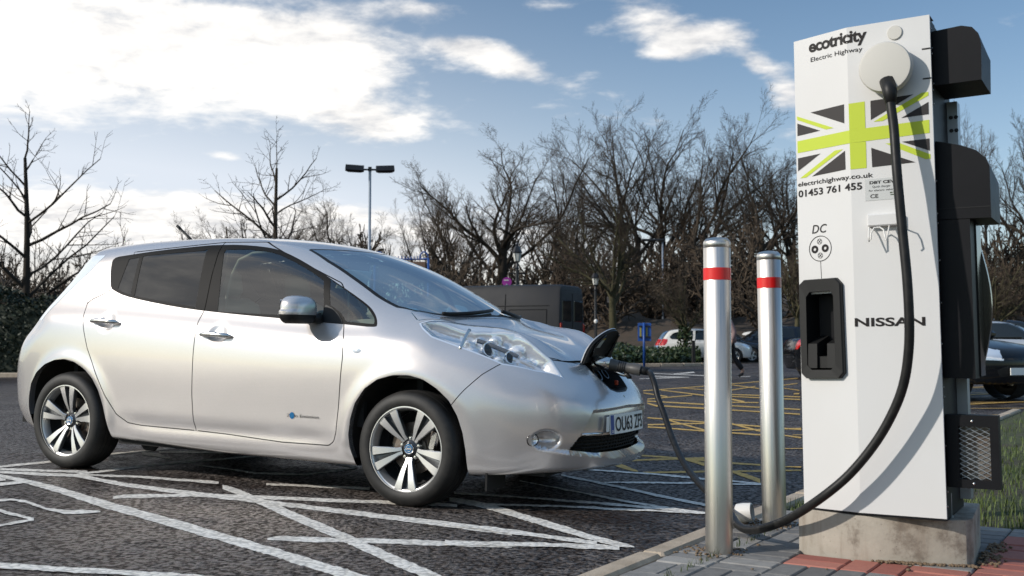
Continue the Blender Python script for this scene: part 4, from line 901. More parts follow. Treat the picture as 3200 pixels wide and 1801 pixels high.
F_tail = lambda P: np.maximum(sd_poly(P[:, 0], P[:, 2], tail), (.60 - P[:, 1]))
F_port = lambda P: np.maximum(sd_poly(P[:, 1], P[:, 2], port), .6 - P[:, 0])
F_gril = lambda P: np.maximum(sd_poly(P[:, 1], P[:, 2], grille), .7 - P[:, 0])
F_rear = lambda P: np.maximum(sd_poly(P[:, 1], P[:, 2], [(-.1, 1.05), (.50, 1.06), (.54, 1.12), (.47, 1.39), (.0, 1.42), (-.1, 1.42)]), P[:, 0] + 2.72)
F_fog = lambda P: np.maximum(np.hypot(P[:, 1] - .672, (P[:, 2] - .399)) - .036, .655 - P[:, 0]) 
G_ = .0030
for f, offs in ((F_archf, (0,)), (F_archr, (0,)), (F_dlo, (0,)), (F_scr, (0, -.022)), (F_head, (0.0, -.008)), (F_tail, (0,)), (F_port, (0, .008)), (F_gril, (0,)), (F_rear, (0,)), (F_fd, (G_, -G_)), (F_rd, (G_, -G_)), (F_bump, (G_ * .8, -G_ * .8)), (F_bon, (G_ * .8, -G_ * .8))) + tuple((q, (0,)) for q in F_glass.values()):
    for of in offs: CV, CQ = cut_shell(CV, CQ, lambda P, f=f, of=of: f(P) - of)
CN = shell_normals(leaf_f, CV)
cent = np.array([CV[list(p)].mean(0) for p in CQ])
lab_ = np.full(len(CQ), 'body', dtype=object)
def setl(mask, name): lab_[mask] = name
b_, bo_, fd_, rd_ = F_bump(cent), F_bon(cent), F_fd(cent), F_rd(cent)
setl(b_ < 0, 'bumper'); setl(bo_ < 0, 'bonnet'); setl(fd_ < 0, 'front_door'); setl(rd_ < 0, 'rear_door')
setl(np.abs(b_) < G_ * .8, 'gap'); setl(np.abs(bo_) < G_ * .8, 'gap'); setl((np.abs(fd_) < G_) | (np.abs(rd_) < G_), 'gap')
setl(F_tail(cent) < 0, 'tail'); setl(F_rear(cent) < 0, 'rear_glass')
setl(F_scr(cent) < 0, 'screen_band'); setl(F_scr(cent) < -.022, 'screen')
d_ = F_dlo(cent); setl(d_ < 0, 'trim')
setl((d_ < 0) & (np.abs(fd_) < G_) & (cent[:, 0] < -1.2), 'gap')
for k, q in F_glass.items(): setl((q(cent) < 0) & (d_ < 0), 'glass_' + k)
h_ = F_head(cent); setl(h_ < 0, 'lamp_edge'); setl(h_ < -.008, 'lens')
p_ = F_port(cent); setl(p_ < .008, 'port_rim'); setl(p_ < 0, 'port'); setl(F_gril(cent) < 0, 'grille')
setl((F_archf(cent) < 0) | (F_archr(cent) < 0), 'none')

# --- the car itself
car = empty('electric_car'); car.matrix_world = Matrix(((F_[0], -R_AX[0], U_AX[0], O_[0]), (F_[1], -R_AX[1], U_AX[1], O_[1]), (F_[2], -R_AX[2], U_AX[2], O_[2]), (0, 0, 0, 1)))
prop(car, 'silver pearl electric hatchback plugged in at its nose, parked across the bay', 'car')
def skin(name, labels, mats, sides=(1, -1), off=0.0, parent=None, only=None):
    """panel object from labelled faces; side 1 = right (towards the camera), -1 = left"""
    ids = [k for k in range(len(CQ)) if lab_[k] in labels]
    if only is not None: ids = [k for k in ids if only(cent[k])]
    used = sorted({i for k in ids for i in CQ[k]}); mp = {i: n for n, i in enumerate(used)}; P = CV[used]; N = CN[used]; P = P + N * off; V = []; Fc = []; Nn = []
    for sgn in sides:
        b = len(V); V += [(p[0], -p[1] * sgn, p[2]) for p in P]; Nn += [(n[0], -n[1] * sgn, n[2]) for n in N]
        for k in ids: q = [b + mp[i] for i in CQ[k]]; Fc.append(q if sgn > 0 else q[::-1])
    # orient outwards
    Vn = np.array(V); q = Fc[len(Fc) // 2 % max(1, len(ids))]; fn = np.cross(Vn[q[1]] - Vn[q[0]], Vn[q[2]] - Vn[q[0]])
    if np.dot(fn, Nn[q[0]]) < 0: Fc = [f[::-1] for f in Fc]
    return mesh_obj(name, V, Fc, mats, parent or car, True, Nn)
body = skin('body', ('body',), M['paint'])
skin('front_bumper', ('bumper',), M['paint']); skin('bonnet', ('bonnet',), M['paint'])
skin('shut_gap', ('gap',), M['gap'], (1,), off=-.007); skin('shut_gap', ('gap',), M['gap'], (-1,), off=-.007)
doors = {}
for sgn in (1, -1):
    doors['f', sgn] = skin('door', ('front_door',), M['paint'], (sgn,)); doors['r', sgn] = skin('door', ('rear_door',), M['paint'], (sgn,))
    skin('window_trim', ('trim',), M['trim'], (sgn,))
    for k in glass: skin('window', ('glass_' + k,), M['glass_rear' if k.startswith('rear') else 'glass_front'], (sgn,), off=-.002)
    skin('tail_light', ('tail',), M['white_lens'], (sgn,), off=.001)
    hl = skin('headlight', ('lens',), M['lens'], (sgn,)); skin('lamp_surround', ('lamp_edge',), M['satin_chrome'], (sgn,), off=-.001, parent=hl)
    doors['h', sgn] = hl
skin('windscreen', ('screen',), M['windscreen']); skin('screen_surround', ('screen_band',), M['black_plastic'], off=-.001); skin('rear_window', ('rear_glass',), M['car_glass'])
gr = skin('grille', ('grille',), M['black_plastic'], off=-.035); skin('port_rim', ('port_rim',), M['black_plastic'], off=.001)

# headlamp insides
def surf(x, q, off):   # point on the skin along the lamp direction
    a = q / .6; d = np.array([[0, math.sin(a), math.cos(a)]]); o = np.array([[x, .2, .45]]); lo, hi = 0.0, 1.2
    for _ in range(40):
        m_ = (lo + hi) / 2
        if leaf_f(o + d * m_)[0] > 0: hi = m_
        else: lo = m_
    p = o + d * lo; n = shell_normals(leaf_f, p); return (p - n * off)[0]
ids = [k for k in range(len(CQ)) if lab_[k] in ('lens', 'lamp_edge')]; used = sorted({i for k in ids for i in CQ[k]}); mp = {i: n for n, i in enumerate(used)}
P = CV[used]; hh = -F_head(P); dep = .075 * sst(hh, -.001, .06) ** .8 + .002; wob = .030 * np.sin(P[:, 0] * 46 + 1.5) * np.cos(lamp_q(P[:, 1], P[:, 2]) * 75) * sst(hh, .02, .06) * sst(P[:, 0], .2, .3)
Pb = P - CN[used] * (dep + wob)[:, None]
hx = np.array([CV[list(CQ[k])].mean(0) for k in ids]); mi = np.where((hx[:, 0] < .255) & (F_head(hx) < -.012) & (lamp_q(hx[:, 1], hx[:, 2]) > .505 - .0 * hx[:, 0]), 1, 0)
for sgn in (1, -1):
    hl = doors['h', sgn]
    V = [(p[0], -p[1] * sgn, p[2]) for p in Pb]; Fc = [[mp[i] for i in CQ[k]] for k in ids]
    if sgn < 0: Fc = [f[::-1] for f in Fc]
    mesh_obj('reflector_bowl', V, Fc, [M['satin_chrome'], M['blue_reflector']], hl, True, None, mi)
    def hp(x, q, off): p = surf(x, q, off); return (p[0], -p[1] * sgn, p[2])
    mb = MB(); L = [hp(.275, q, .006) for q in np.linspace(.425, .555, 9)]; mb.tube(L, .011, 6); mb.make('lamp_divider', M['silver'], hl, smooth=True)
    for x, q, r in ((.40, .475, .042), (.52, .470, .036)):
        p0 = np.array(surf(x, q, .062)); dr = np.array([.86, .32, .22]); dr /= np.linalg.norm(dr); qm = Vector((dr[0], -dr[1] * sgn, dr[2])).to_track_quat('Z', 'Y').to_matrix().to_4x4()
        mb = MB(); mb.lathe([(.012, -.02), (r * .7, -.012), (r, .006), (r * .98, .016), (r * .86, .016), (r * .80, .008)], 24, M=qm, c=(p0[0], -p0[1] * sgn, p0[2])); mb.make('lamp_ring', M['chrome'], hl, auto=40)
        mb = MB(); mb.lathe([(r * .8, .006), (r * .6, .016), (r * .3, .021), (.0003, .023)], 20, M=qm, c=(p0[0], -p0[1] * sgn, p0[2])); mb.make('lamp_bulb_lens', M['car_glass'], hl, smooth=True)
    # bright slats and edges inside the lens
    for j, (xa, qa, xb, qb) in enumerate(((.30, .535, .50, .560), (.33, .445, .56, .445), (.56, .475, .70, .468), (.58, .50, .66, .505), (.03, .475, .24, .465))):
        mb = MB(); A = [hp(xa + (xb - xa) * t, qa + (qb - qa) * t, .030) for t in np.linspace(0, 1, 7)]; Bq = [hp(xa + (xb - xa) * t, qa + (qb - qa) * t + .014, .052) for t in np.linspace(0, 1, 7)]
        mb.add(A + Bq, [(i, i + 1, 8 + i, 7 + i) for i in range(6)]); mb.make('reflector_blade', M['chrome' if j % 2 else 'satin_chrome'], hl, smooth=True)

# arch lips and liners
for sgn in (1, -1):
    for arch, xc in ((arch_f, 0.0), (arch_r, -2.70)):
        pts = chaikin(arch[1:-1], 1, False); Pn = []
        for x, z in pts:
            lo, hi = .4, 1.2
            for _ in range(36):
                m_ = (lo + hi) / 2
                if leaf_f(np.array([[x, m_, z]]))[0] > 0: hi = m_
                else: lo = m_
            Pn.append((x, lo, z))
        mb = MB(); n = len(Pn)
        for k, dy in enumerate((0, .028, .06)):
            mb.v += [(p[0] + (p[0] - xc) * .02 * k, -(p[1] - dy) * sgn, p[2] + (p[2] - .33) * .02 * k) for p in Pn]
        mb.f += [(r * n + i, r * n + i + 1, r * n + n + i + 1, r * n + n + i) for r in range(2) for i in range(n - 1)]; mb.m += [0] * len(mb.f)
        mb.make('wheel_arch_lip', M['paint'], car, smooth=True)
        mb = MB(); L1 = [(p[0] + (p[0] - xc) * .045, -(p[1] - .045) * sgn, p[2] + (p[2] - .33) * .045) for p in Pn]; L2 = [(p[0], -.50 * sgn, p[1 + 1]) for p in Pn]
        mb.add(L1 + L2, [(i, i + 1, n + i + 1, n + i) for i in range(n - 1)]); mb.add(L2 + [(xc, -.50 * sgn, .15)], [(i, i + 1, n) for i in range(n - 1)])
        mb.make('wheel_arch_liner', M['liner'], car)
mb = MB(); mb.box((-1.35, 0, .205), (1.85, 1.58, .03)); mb.box((-3.2, 0, .28), (.36, 1.3, .05)); mb.box((.55, 0, .215), (.36, 1.20, .04)); mb.box((-1.35, 0, .24), (1.7, 1.50, .05)); mb.make('underbody', M['under'], car)
for sgn in (1, -1): mb = MB(); mb.box((.46, -.66 * sgn, .165), (.012, .22, .10)); mb.make('air_deflector', M['under'], car)
mb = MB(); mb.tube([(-2.15, -.70, .20), (-2.12, -.70, .165), (-2.06, -.69, .165), (-2.02, -.70, .20)], .022, 8); mb.make('jacking_bracket', M['under'], car, smooth=True)

# grille mesh, chrome tab, number plate
def front_x(y, z):
    lo, hi = .3, 1.3
    for _ in range(36):
        m_ = (lo + hi) / 2
        if leaf_f(np.array([[m_, abs(y), z]]))[0] > 0: hi = m_
        else: lo = m_
    return lo
mb = MB()
for z in (.325, .345, .365, .385, .403):
    ym = .46 if z > .34 else .34
    mb.tube([(front_x(y, z) - .022, y, z) for y in np.linspace(-ym, ym, 13)], .0045, 6)
for y in np.arange(-.42, .43, .04): mb.tube([(front_x(y, z) - .024, y, z) for z in (.318, .36, .405)], .003, 5)
mb.make('grille_bars', M['under'], gr, smooth=True)
for sgn in (1, -1):
    mb = MB(); L = [(front_x(y, .424) + .004, -y * sgn, .424) for y in np.linspace(.30, .455, 7)]; mb.tube(L, .0075, 8); mb.make('chrome_strip', M['chrome'], car, smooth=True)
    p = np.array([.688, .668, .399]); q = Vector((.80, -.60 * sgn, 0)).to_track_quat('Z', 'Y').to_matrix().to_4x4()
    mb = MB(); mb.lathe([(.036, -.012), (.037, .004), (.034, .010), (.031, .006)], 24, M=q, c=(p[0] - .004, -p[1] * sgn, p[2])); fg = mb.make('fog_lamp', M['black_gloss'], car, auto=40)
    mb = MB(); mb.lathe([(.0305, .004), (.024, -.006), (.010, -.010), (.0003, -.010)], 24, M=q, c=(p[0] - .004, -p[1] * sgn, p[2])); mb.make('fog_reflector', M['chrome'], fg, smooth=True)
    mb = MB(); mb.lathe([(.0318, .006), (.02, .012), (.0003, .014)], 24, M=q, c=(p[0] - .004, -p[1] * sgn, p[2])); mb.make('fog_lens', M['lens'], fg, smooth=True)
PX = front_x(.05, .47) + .022
mb = MB(); n_ = 14; pl_ = []
for i in range(n_ + 1):
    y = -.26 + .52 * i / n_; xx = PX - .22 * y * y
    for z in (.415, .525): pl_.append((xx - .006 * (z - .47) / .11, y, z))
mb.add(pl_ + [(p[0] - .006, p[1], p[2]) for p in pl_], [(2 * i, 2 * i + 2, 2 * i + 3, 2 * i + 1) for i in range(n_)] + [(2 * n_ + 2 + 2 * i + j, 2 * i + j, 2 * i + 2 + j, 2 * n_ + 4 + 2 * i + j)[::(1 if j else -1)] for i in range(n_) for j in (0, 1)] + [(0, 1, 2 * n_ + 3, 2 * n_ + 2), (2 * n_, 4 * n_ + 2, 4 * n_ + 3, 2 * n_ + 1)])
npl = mb.make('number_plate', M['plate_white'], car)
def plate_pt(h, z, off=.0012): y = -.26 + h; return (PX - .22 * y * y - .006 * (z - .47) / .11 + off, y, z)
mb = MB(); hs = np.linspace(.003, .043, 3)   # reads left to right from the car's right side to its left
mb.add([plate_pt(h, z) for h in hs for z in (.417, .523)], [(0, 2, 3, 1), (2, 4, 5, 3)]); mb.make('plate_band', M['plate_blue'], npl)
V, Fx = text_mesh('GB', 1, .01); A = np.array(V); mb = MB(); mb.add([plate_pt(.010 + (x - A[:, 0].min()) * .026 / np.ptp(A[:, 0]), .424 + y * .020, .0022) for x, y in V], Fx); mb.make('plate_letters', M['plate_white'], npl)
V, Fx = text_mesh('OU63 ZFS', 1, .012); A = np.array(V); mb = MB(); k = .442 / np.ptp(A[:, 0]); kz = .079 / (np.array(text_mesh('H', 1, .012)[0])[:, 1].max())
mb.add([plate_pt(.058 + (x - A[:, 0].min()) * k, .4305 + y * kz, .0024) for x, y in V], Fx); mb.make('plate_letters', M['ink'], npl)
# white bracket at the plate's end
mb = MB(); mb.box((PX - .018, -.292, .475), (.006, .036, .085), bev=.002); mb.make('plate_bracket', M['plate_white'], car)

# charging port, flap and socket
mb = MB(); ring = [(.0, .822)] + [(y, z) for y, z in port[1:6]] + [(.0, .650)]; ring = ring + [(-y, z) for y, z in ring[-2:0:-1]]
def skin_x(y, z): return front_x(y, z)
A = [(skin_x(y, z) + .0, -y, z) for y, z in ring]; Bq = [(skin_x(y, z) - .10 - .05 * (z - .65) / .17, -y * .8, .70 + (z - .73) * .75) for y, z in ring]; n = len(ring)
mb.add(A + Bq, [(i, n + i, n + (i + 1) % n, (i + 1) % n) for i in range(n)] + [tuple(range(2 * n - 1, n - 1, -1))]); mb.make('port_well', M['black_plastic'], car)
q = Vector((.80, 0, .60)).to_track_quat('Z', 'Y').to_matrix().to_4x4()
for y in (.055, -.065):
    r = .046 if y > 0 else .036; mb = MB(); mb.lathe([(r * .9, -.06), (r, -.01), (r, .0), (r * .84, .0), (r * .80, -.012), (.0003, -.014)], 28, M=q, c=(.805, -y, .745)); mb.make('charge_socket', M['black_gloss'], car, auto=40)
mb = MB(); mb.box((.86, .11, .69), (.02, .02, .03), bev=.004); mb.make('port_latch', M['orange'], car)
# the lid stands open on its hinge
hx_, hz_ = .752, .818; upv = np.array([.56, 0, .83]); outv = np.array([-.83, 0, .56]); prof = []
for k in range(33):
    a = math.pi * k / 32; prof.append((.205 * math.cos(a) * (1 - .12 * math.sin(a)), (.235 * math.sin(a) ** .62)))
def lid(y, h, o): b = .020 * math.sin(math.pi * min(1, h / .23)); c = np.array([hx_, 0, hz_]) + upv * h + outv * (o + b - .012 * (y / .18) ** 2); return (c[0], -y, c[2])
def lid_mesh(name, o0, o1, m, sc_=1.0):
    mb = MB(); rows = []; nr = 6
    for k in range(nr + 1):
        s_ = k / nr * sc_; rows.append([(y * s_, .10 + (h - .10) * s_) for y, h in prof] + [(prof[-1][0] * s_ + (prof[0][0] - prof[-1][0]) * s_ * j / 8, .10 + (0 - .10) * s_) for j in range(1, 8)])
    nn = len(rows[0]); V = []
    for o_ in (o0, o1):
        for r in rows: V += [lid(y, h, o_) for y, h in r]
    F = []
    for sd in (0, 1):
        b = sd * nn * (nr + 1)
        for k in range(nr):
            for i in range(nn): qd = (b + k * nn + i, b + k * nn + (i + 1) % nn, b + (k + 1) * nn + (i + 1) % nn, b + (k + 1) * nn + i); F.append(qd if sd else qd[::-1])
    b = nr * nn; b2 = nn * (nr + 1) + nr * nn
    F += [(b + i, b + (i + 1) % nn, b2 + (i + 1) % nn, b2 + i) for i in range(nn)]; mb.add(V, F); return mb.make(name, m, car, auto=40)
fl = lid_mesh('charging_flap', .002, .008, M['paint']); fi = lid_mesh('flap_lining', -.012, .0015, M['black_plastic'], .965)
for k, (y0, y1, h0, h1, m_) in enumerate(((.02, .075, .095, .150, 'label_white'), (.02, .075, .150, .165, 'label_yellow'))):
    mb = MB(); mb.add([lid(y, h, -.0135 ) for y, h in ((y0, h0), (y1, h0), (y1, h1), (y0, h1))], [(0, 1, 2, 3)]); mb.make('flap_sticker', M[m_], fi)
for q in (1, -1): mb = MB(); mb.tube([lid(.10 * q, .20, -.018), lid(.14 * q, .12, -.018), lid(.12 * q, .04, -.018)], .006, 6); mb.make('flap_rib', M['black_gloss'], fi, smooth=True)
mb = MB(); mb.box((hx_ + .004, 0, hz_ + .006), (.03, .30, .02), bev=.005); mb.make('flap_hinge', M['black_plastic'], car)

# mirrors, handles, badge, repeater, wipers, aerial
for sgn in (1, -1):
    c = np.array([-.735, .93, 1.078])
    def sup(z0, z1, name, m, par):
        mb = MB(); V = []; F = []; nu, nv = 28, 12
        for j in range(nv + 1):
            z = z0 + (z1 - z0) * j / nv; zz = abs(z) / .088; f = max(0.0, 1 - zz ** 3.2) ** (1 / 2.4)
            for i in range(nu):
                a = 2 * math.pi * i / nu; cx, cy = math.cos(a), math.sin(a)
                ex = .080 * abs(cx) ** .75 * (1 if cx > 0 else -.62) ; ey = .126 * abs(cy) ** .62 * (1 if cy > 0 else -1) * (1 - .10 * (cy > 0) * (z > 0))
                V.append((c[0] + ex * f + .02 * cy * (-.5), -(c[1] + ey * f) * sgn, c[2] + z))
        for j in range(nv):
            for i in range(nu): F.append((j * nu + i, j * nu + (i + 1) % nu, (j + 1) * nu + (i + 1) % nu, (j + 1) * nu + i))
        F.append(tuple(range(nu - 1, -1, -1))); F.append(tuple(nv * nu + i for i in range(nu)))
        if sgn > 0: F = [f_[::-1] for f_ in F]
        mb.add(V, F); o = mb.make(name, m, par); sharp(o, 50); return o
    wm = sup(-.078, -.026, 'wing_mirror', M['black_plastic'], car); sup(-.0255, .0875, 'mirror_cap', M['paint'], wm)
    mb = MB(); mb.add([(c[0] - .047, -(c[1] + y) * sgn, c[2] + z) for y, z in ((-.10, -.05), (.10, -.05), (.095, .06), (-.095, .06))], [(0, 1, 2, 3)]); mb.make('mirror_glass', M['chrome'], wm)
    mb = MB(); mb.tube([(-.66, -.795 * sgn, 1.035), (-.69, -.83 * sgn, 1.032), (-.72, -.875 * sgn, 1.035)], [.034, .028, .030], 10); mb.make('mirror_arm', M['black_plastic'], wm, smooth=True)
    ys_ = lambda x, z: -(float(leaf_w(np.array([x]), np.array([z]))[0]) + .001) * sgn
    mb = MB(); bp = [(-.655, 1.118), (-.60, 1.098), (-.55, 1.068), (-.505, 1.025), (-.495, 1.008), (-.66, 1.014)]
    mb.add([(x, ys_(x, z) - .004 * sgn, z) for x, z in bp] + [(x, ys_(x, z) + .02 * sgn, z) for x, z in bp], [tuple(range(6))[::sgn]] + [(i, (i + 1) % 6, 6 + (i + 1) % 6, 6 + i) for i in range(6)]); mb.make('mirror_base', M['black_plastic'], car)
    for key, xa, xb, z in (('f', -1.528, -1.270, .921), ('r', -2.490, -2.225, .988)):
        mb = MB(); L = []; rr = []
        for t in np.linspace(0, 1, 13):
            x = xa + (xb - xa) * t; bow = .034 * min(1, math.sin(math.pi * min(max(t, .02), .98)) * 1.8); L.append((x, ys_(x, .80) * 1.0 - sgn * (bow - .012), z + .006 * math.sin(math.pi * t) - .006 * t)); rr.append(.0125 + .004 * math.sin(math.pi * t) if 0 < t < 1 else .006)
        mb.tube(L, rr, 10); mb.make('door_handle', M['silver'], doors[key, sgn], smooth=True)
        mb = MB(); mb.lathe([(0, .003), (.006, .002), (.008, 0)], 10, M=Matrix.Rotation(RAD(90 * sgn), 4, 'X'), c=(xa + .03, L[1][1] - .010 * sgn, z + .002)); mb.make('lock_barrel', M['chrome'], doors[key, sgn], smooth=True)
    def on_side(x, z, off=.0015): return (x, -(float(leaf_w(np.array([x]), np.array([z]))[0]) + off) * sgn, z)
    V, Fx = text_mesh('Zero Emission', 1, .01); A = np.array(V); wd = np.ptp(A[:, 0]); mb = MB()
    flip = (lambda x: -.835 + x * .235 / wd) if sgn > 0 else (lambda x: -.600 - x * .235 / wd)
    mb.add([on_side(flip(x - A[:, 0].min()), .450 + y * .026) for x, y in V], [f[::(1 if sgn > 0 else -1)] for f in Fx]); bd = mb.make('door_lettering', M['conn_grey'], doors['f', sgn])
    mb = MB(); x0 = -.795 if sgn > 0 else -.64
    mb.add([on_side(x0 + .0175 * math.cos(2 * math.pi * i / 20), .459 + .020 * math.sin(2 * math.pi * i / 20), .0035) for i in range(20)], [tuple(range(20))[::sgn]]); mb.make('door_badge', M['badge_blue'], doors['f', sgn])
    mb = MB(); mb.lathe([(.0003, .006), (.016, .0045), (.024, 0)], 20, M=Matrix.Translation(on_side(-.345, .853, 0)) @ Matrix.Rotation(RAD(90 * sgn), 4, 'X') @ Matrix.Diagonal((1.25, .72, 1, 1))); mb.make('side_repeater', M['white_lens'], car, smooth=True)
def screen_pt(x, y, off=.008):
    p = np.array([[x, abs(y), float(leaf_t(np.array([x]), np.array([abs(y)]))[0])]]); n = shell_normals(leaf_f, p)[0]; return (p[0, 0] + n[0] * off, -y, p[0, 2] + n[2] * off)
for ya, yb in ((.50, .02), (-.12, -.56)):
    mb = MB(); L = [screen_pt(.065 - .30 * (y * y) + .02 * math.sin(3.1 * (y - ya) / (yb - ya)), y, .018) for y in np.linspace(ya, yb, 11)]; mb.tube(L, .010, 6); mb.tube([(p[0] - .004, p[1], p[2] - .008) for p in L], .006, 5); mb.make('wiper', M['black_plastic'], car, smooth=True)
mb = MB(); mb.tube([(-2.40, 0, 1.55), (-2.50, 0, 1.630), (-2.57, 0, 1.682)], [.012, .010, .009], 8); mb.tube([(-2.57, 0, 1.682), (-2.605, 0, 1.706)], .011, 8); mb.make('aerial', M['black_plastic'], car, smooth=True)

# cabin
mb = MB()
for y in (.37, -.37):
    mb.box((-1.42, y, .52), (.52, .50, .18), bev=.05); mb.box((-1.66, y, .86), (.16, .48, .62), M=Matrix.Rotation(RAD(-14), 4, 'Y'), bev=.06); mb.box((-1.77, y, 1.26), (.10, .27, .20), M=Matrix.Rotation(RAD(-10), 4, 'Y'), bev=.045)
    mb.tube([(-1.76, y - .06, 1.12), (-1.77, y - .06, 1.2)], .008, 6); mb.tube([(-1.76, y + .06, 1.12), (-1.77, y + .06, 1.2)], .008, 6)
mb.make('front_seats', M['seat'], car, auto=50)
mb = MB(); mb.box((-2.35, 0, .55), (.5, 1.25, .18), bev=.05); mb.box((-2.62, 0, .88), (.16, 1.25, .60), M=Matrix.Rotation(RAD(-16), 4, 'Y'), bev=.06)
for y in (.38, -.38): mb.box((-2.72, y, 1.22), (.09, .26, .15), bev=.04)
mb.make('rear_seat', M['dark_trim'], car, auto=50)
mb = MB(); pr = [(.08, .96), (.06, 1.02), (-.30, 1.045), (-.52, 1.03), (-.60, .97), (-.58, .70), (.08, .70)]
mb.add([(x, -.68, z) for x, z in pr] + [(x, .68, z) for x, z in pr], [tuple(range(7)), tuple(range(13, 6, -1))] + [(i, 7 + i, 7 + (i + 1) % 7, (i + 1) % 7) for i in range(7)])
mb.box((-.42, -.37, 1.07), (.20, .42, .09), bev=.04); mb.make('dashboard', M['dash'], car, auto=40)
mb = MB(); q = Vector((-.88, 0, .46)).to_track_quat('Z', 'Y').to_matrix().to_4x4()
ringp = [(.175 + .014 * math.cos(a), .014 * math.sin(a)) for a in np.linspace(0, 2 * math.pi, 9)]; mb.lathe(ringp, 32, M=q, c=(-.80, -.37, .95)); mb.lathe([(.0003, .02), (.05, .016), (.06, -.02)], 20, M=q, c=(-.80, -.37, .95)); mb.box((-.80, -.37, .95), (.02, .34, .03), M=None); mb.make('steering_wheel', M['dark_trim'], car, smooth=True)
for sgn in (1, -1):
    mb = MB(); mb.tube([(-1.20, -.585 * sgn, 1.455), (-1.36, -.60 * sgn, 1.445), (-1.46, -.615 * sgn, 1.40), (-1.50, -.635 * sgn, 1.30), (-1.515, -.66 * sgn, 1.15), (-1.52, -.68 * sgn, 1.0)], .009, 6); mb.make('seat_belt', M['seat'], car, smooth=True)
mb = MB(); mb.box((-1.6, 0, .33), (2.5, 1.40, .06)); mb.make('cabin_floor', M['dark_trim'], car)
mb = MB(); mb.box((-2.86, 0, .82), (.04, 1.3, .5)); mb.box((-.05, 0, .66), (.04, 1.30, .6)); mb.make('cabin_bulkhead', M['dark_trim'], car)
for sgn in (1, -1):
    mb = MB(); mb.box((-1.35, -.76 * sgn, .70), (2.0, .03, .58)); mb.make('door_lining', M['dark_trim'], car)
    mb = MB(); mb.box((-1.62, -.665 * sgn, 1.20), (.10, .03, .54), M=Matrix.Rotation(RAD(-21 * sgn), 4, 'X')); mb.make('cabin_pillar', M['dark_trim'], car)
mb = MB(); mb.box((-.96, 0, 1.385), (.02, .24, .07), bev=.008); mb.make('cabin_mirror', M['dark_trim'], car)
mb = MB(); mb.box((-.74, -.36, 1.285), (.01, .30, .13), M=Matrix.Rotation(RAD(28), 4, 'Y')); mb.make('sun_visor', M['seat'], car)

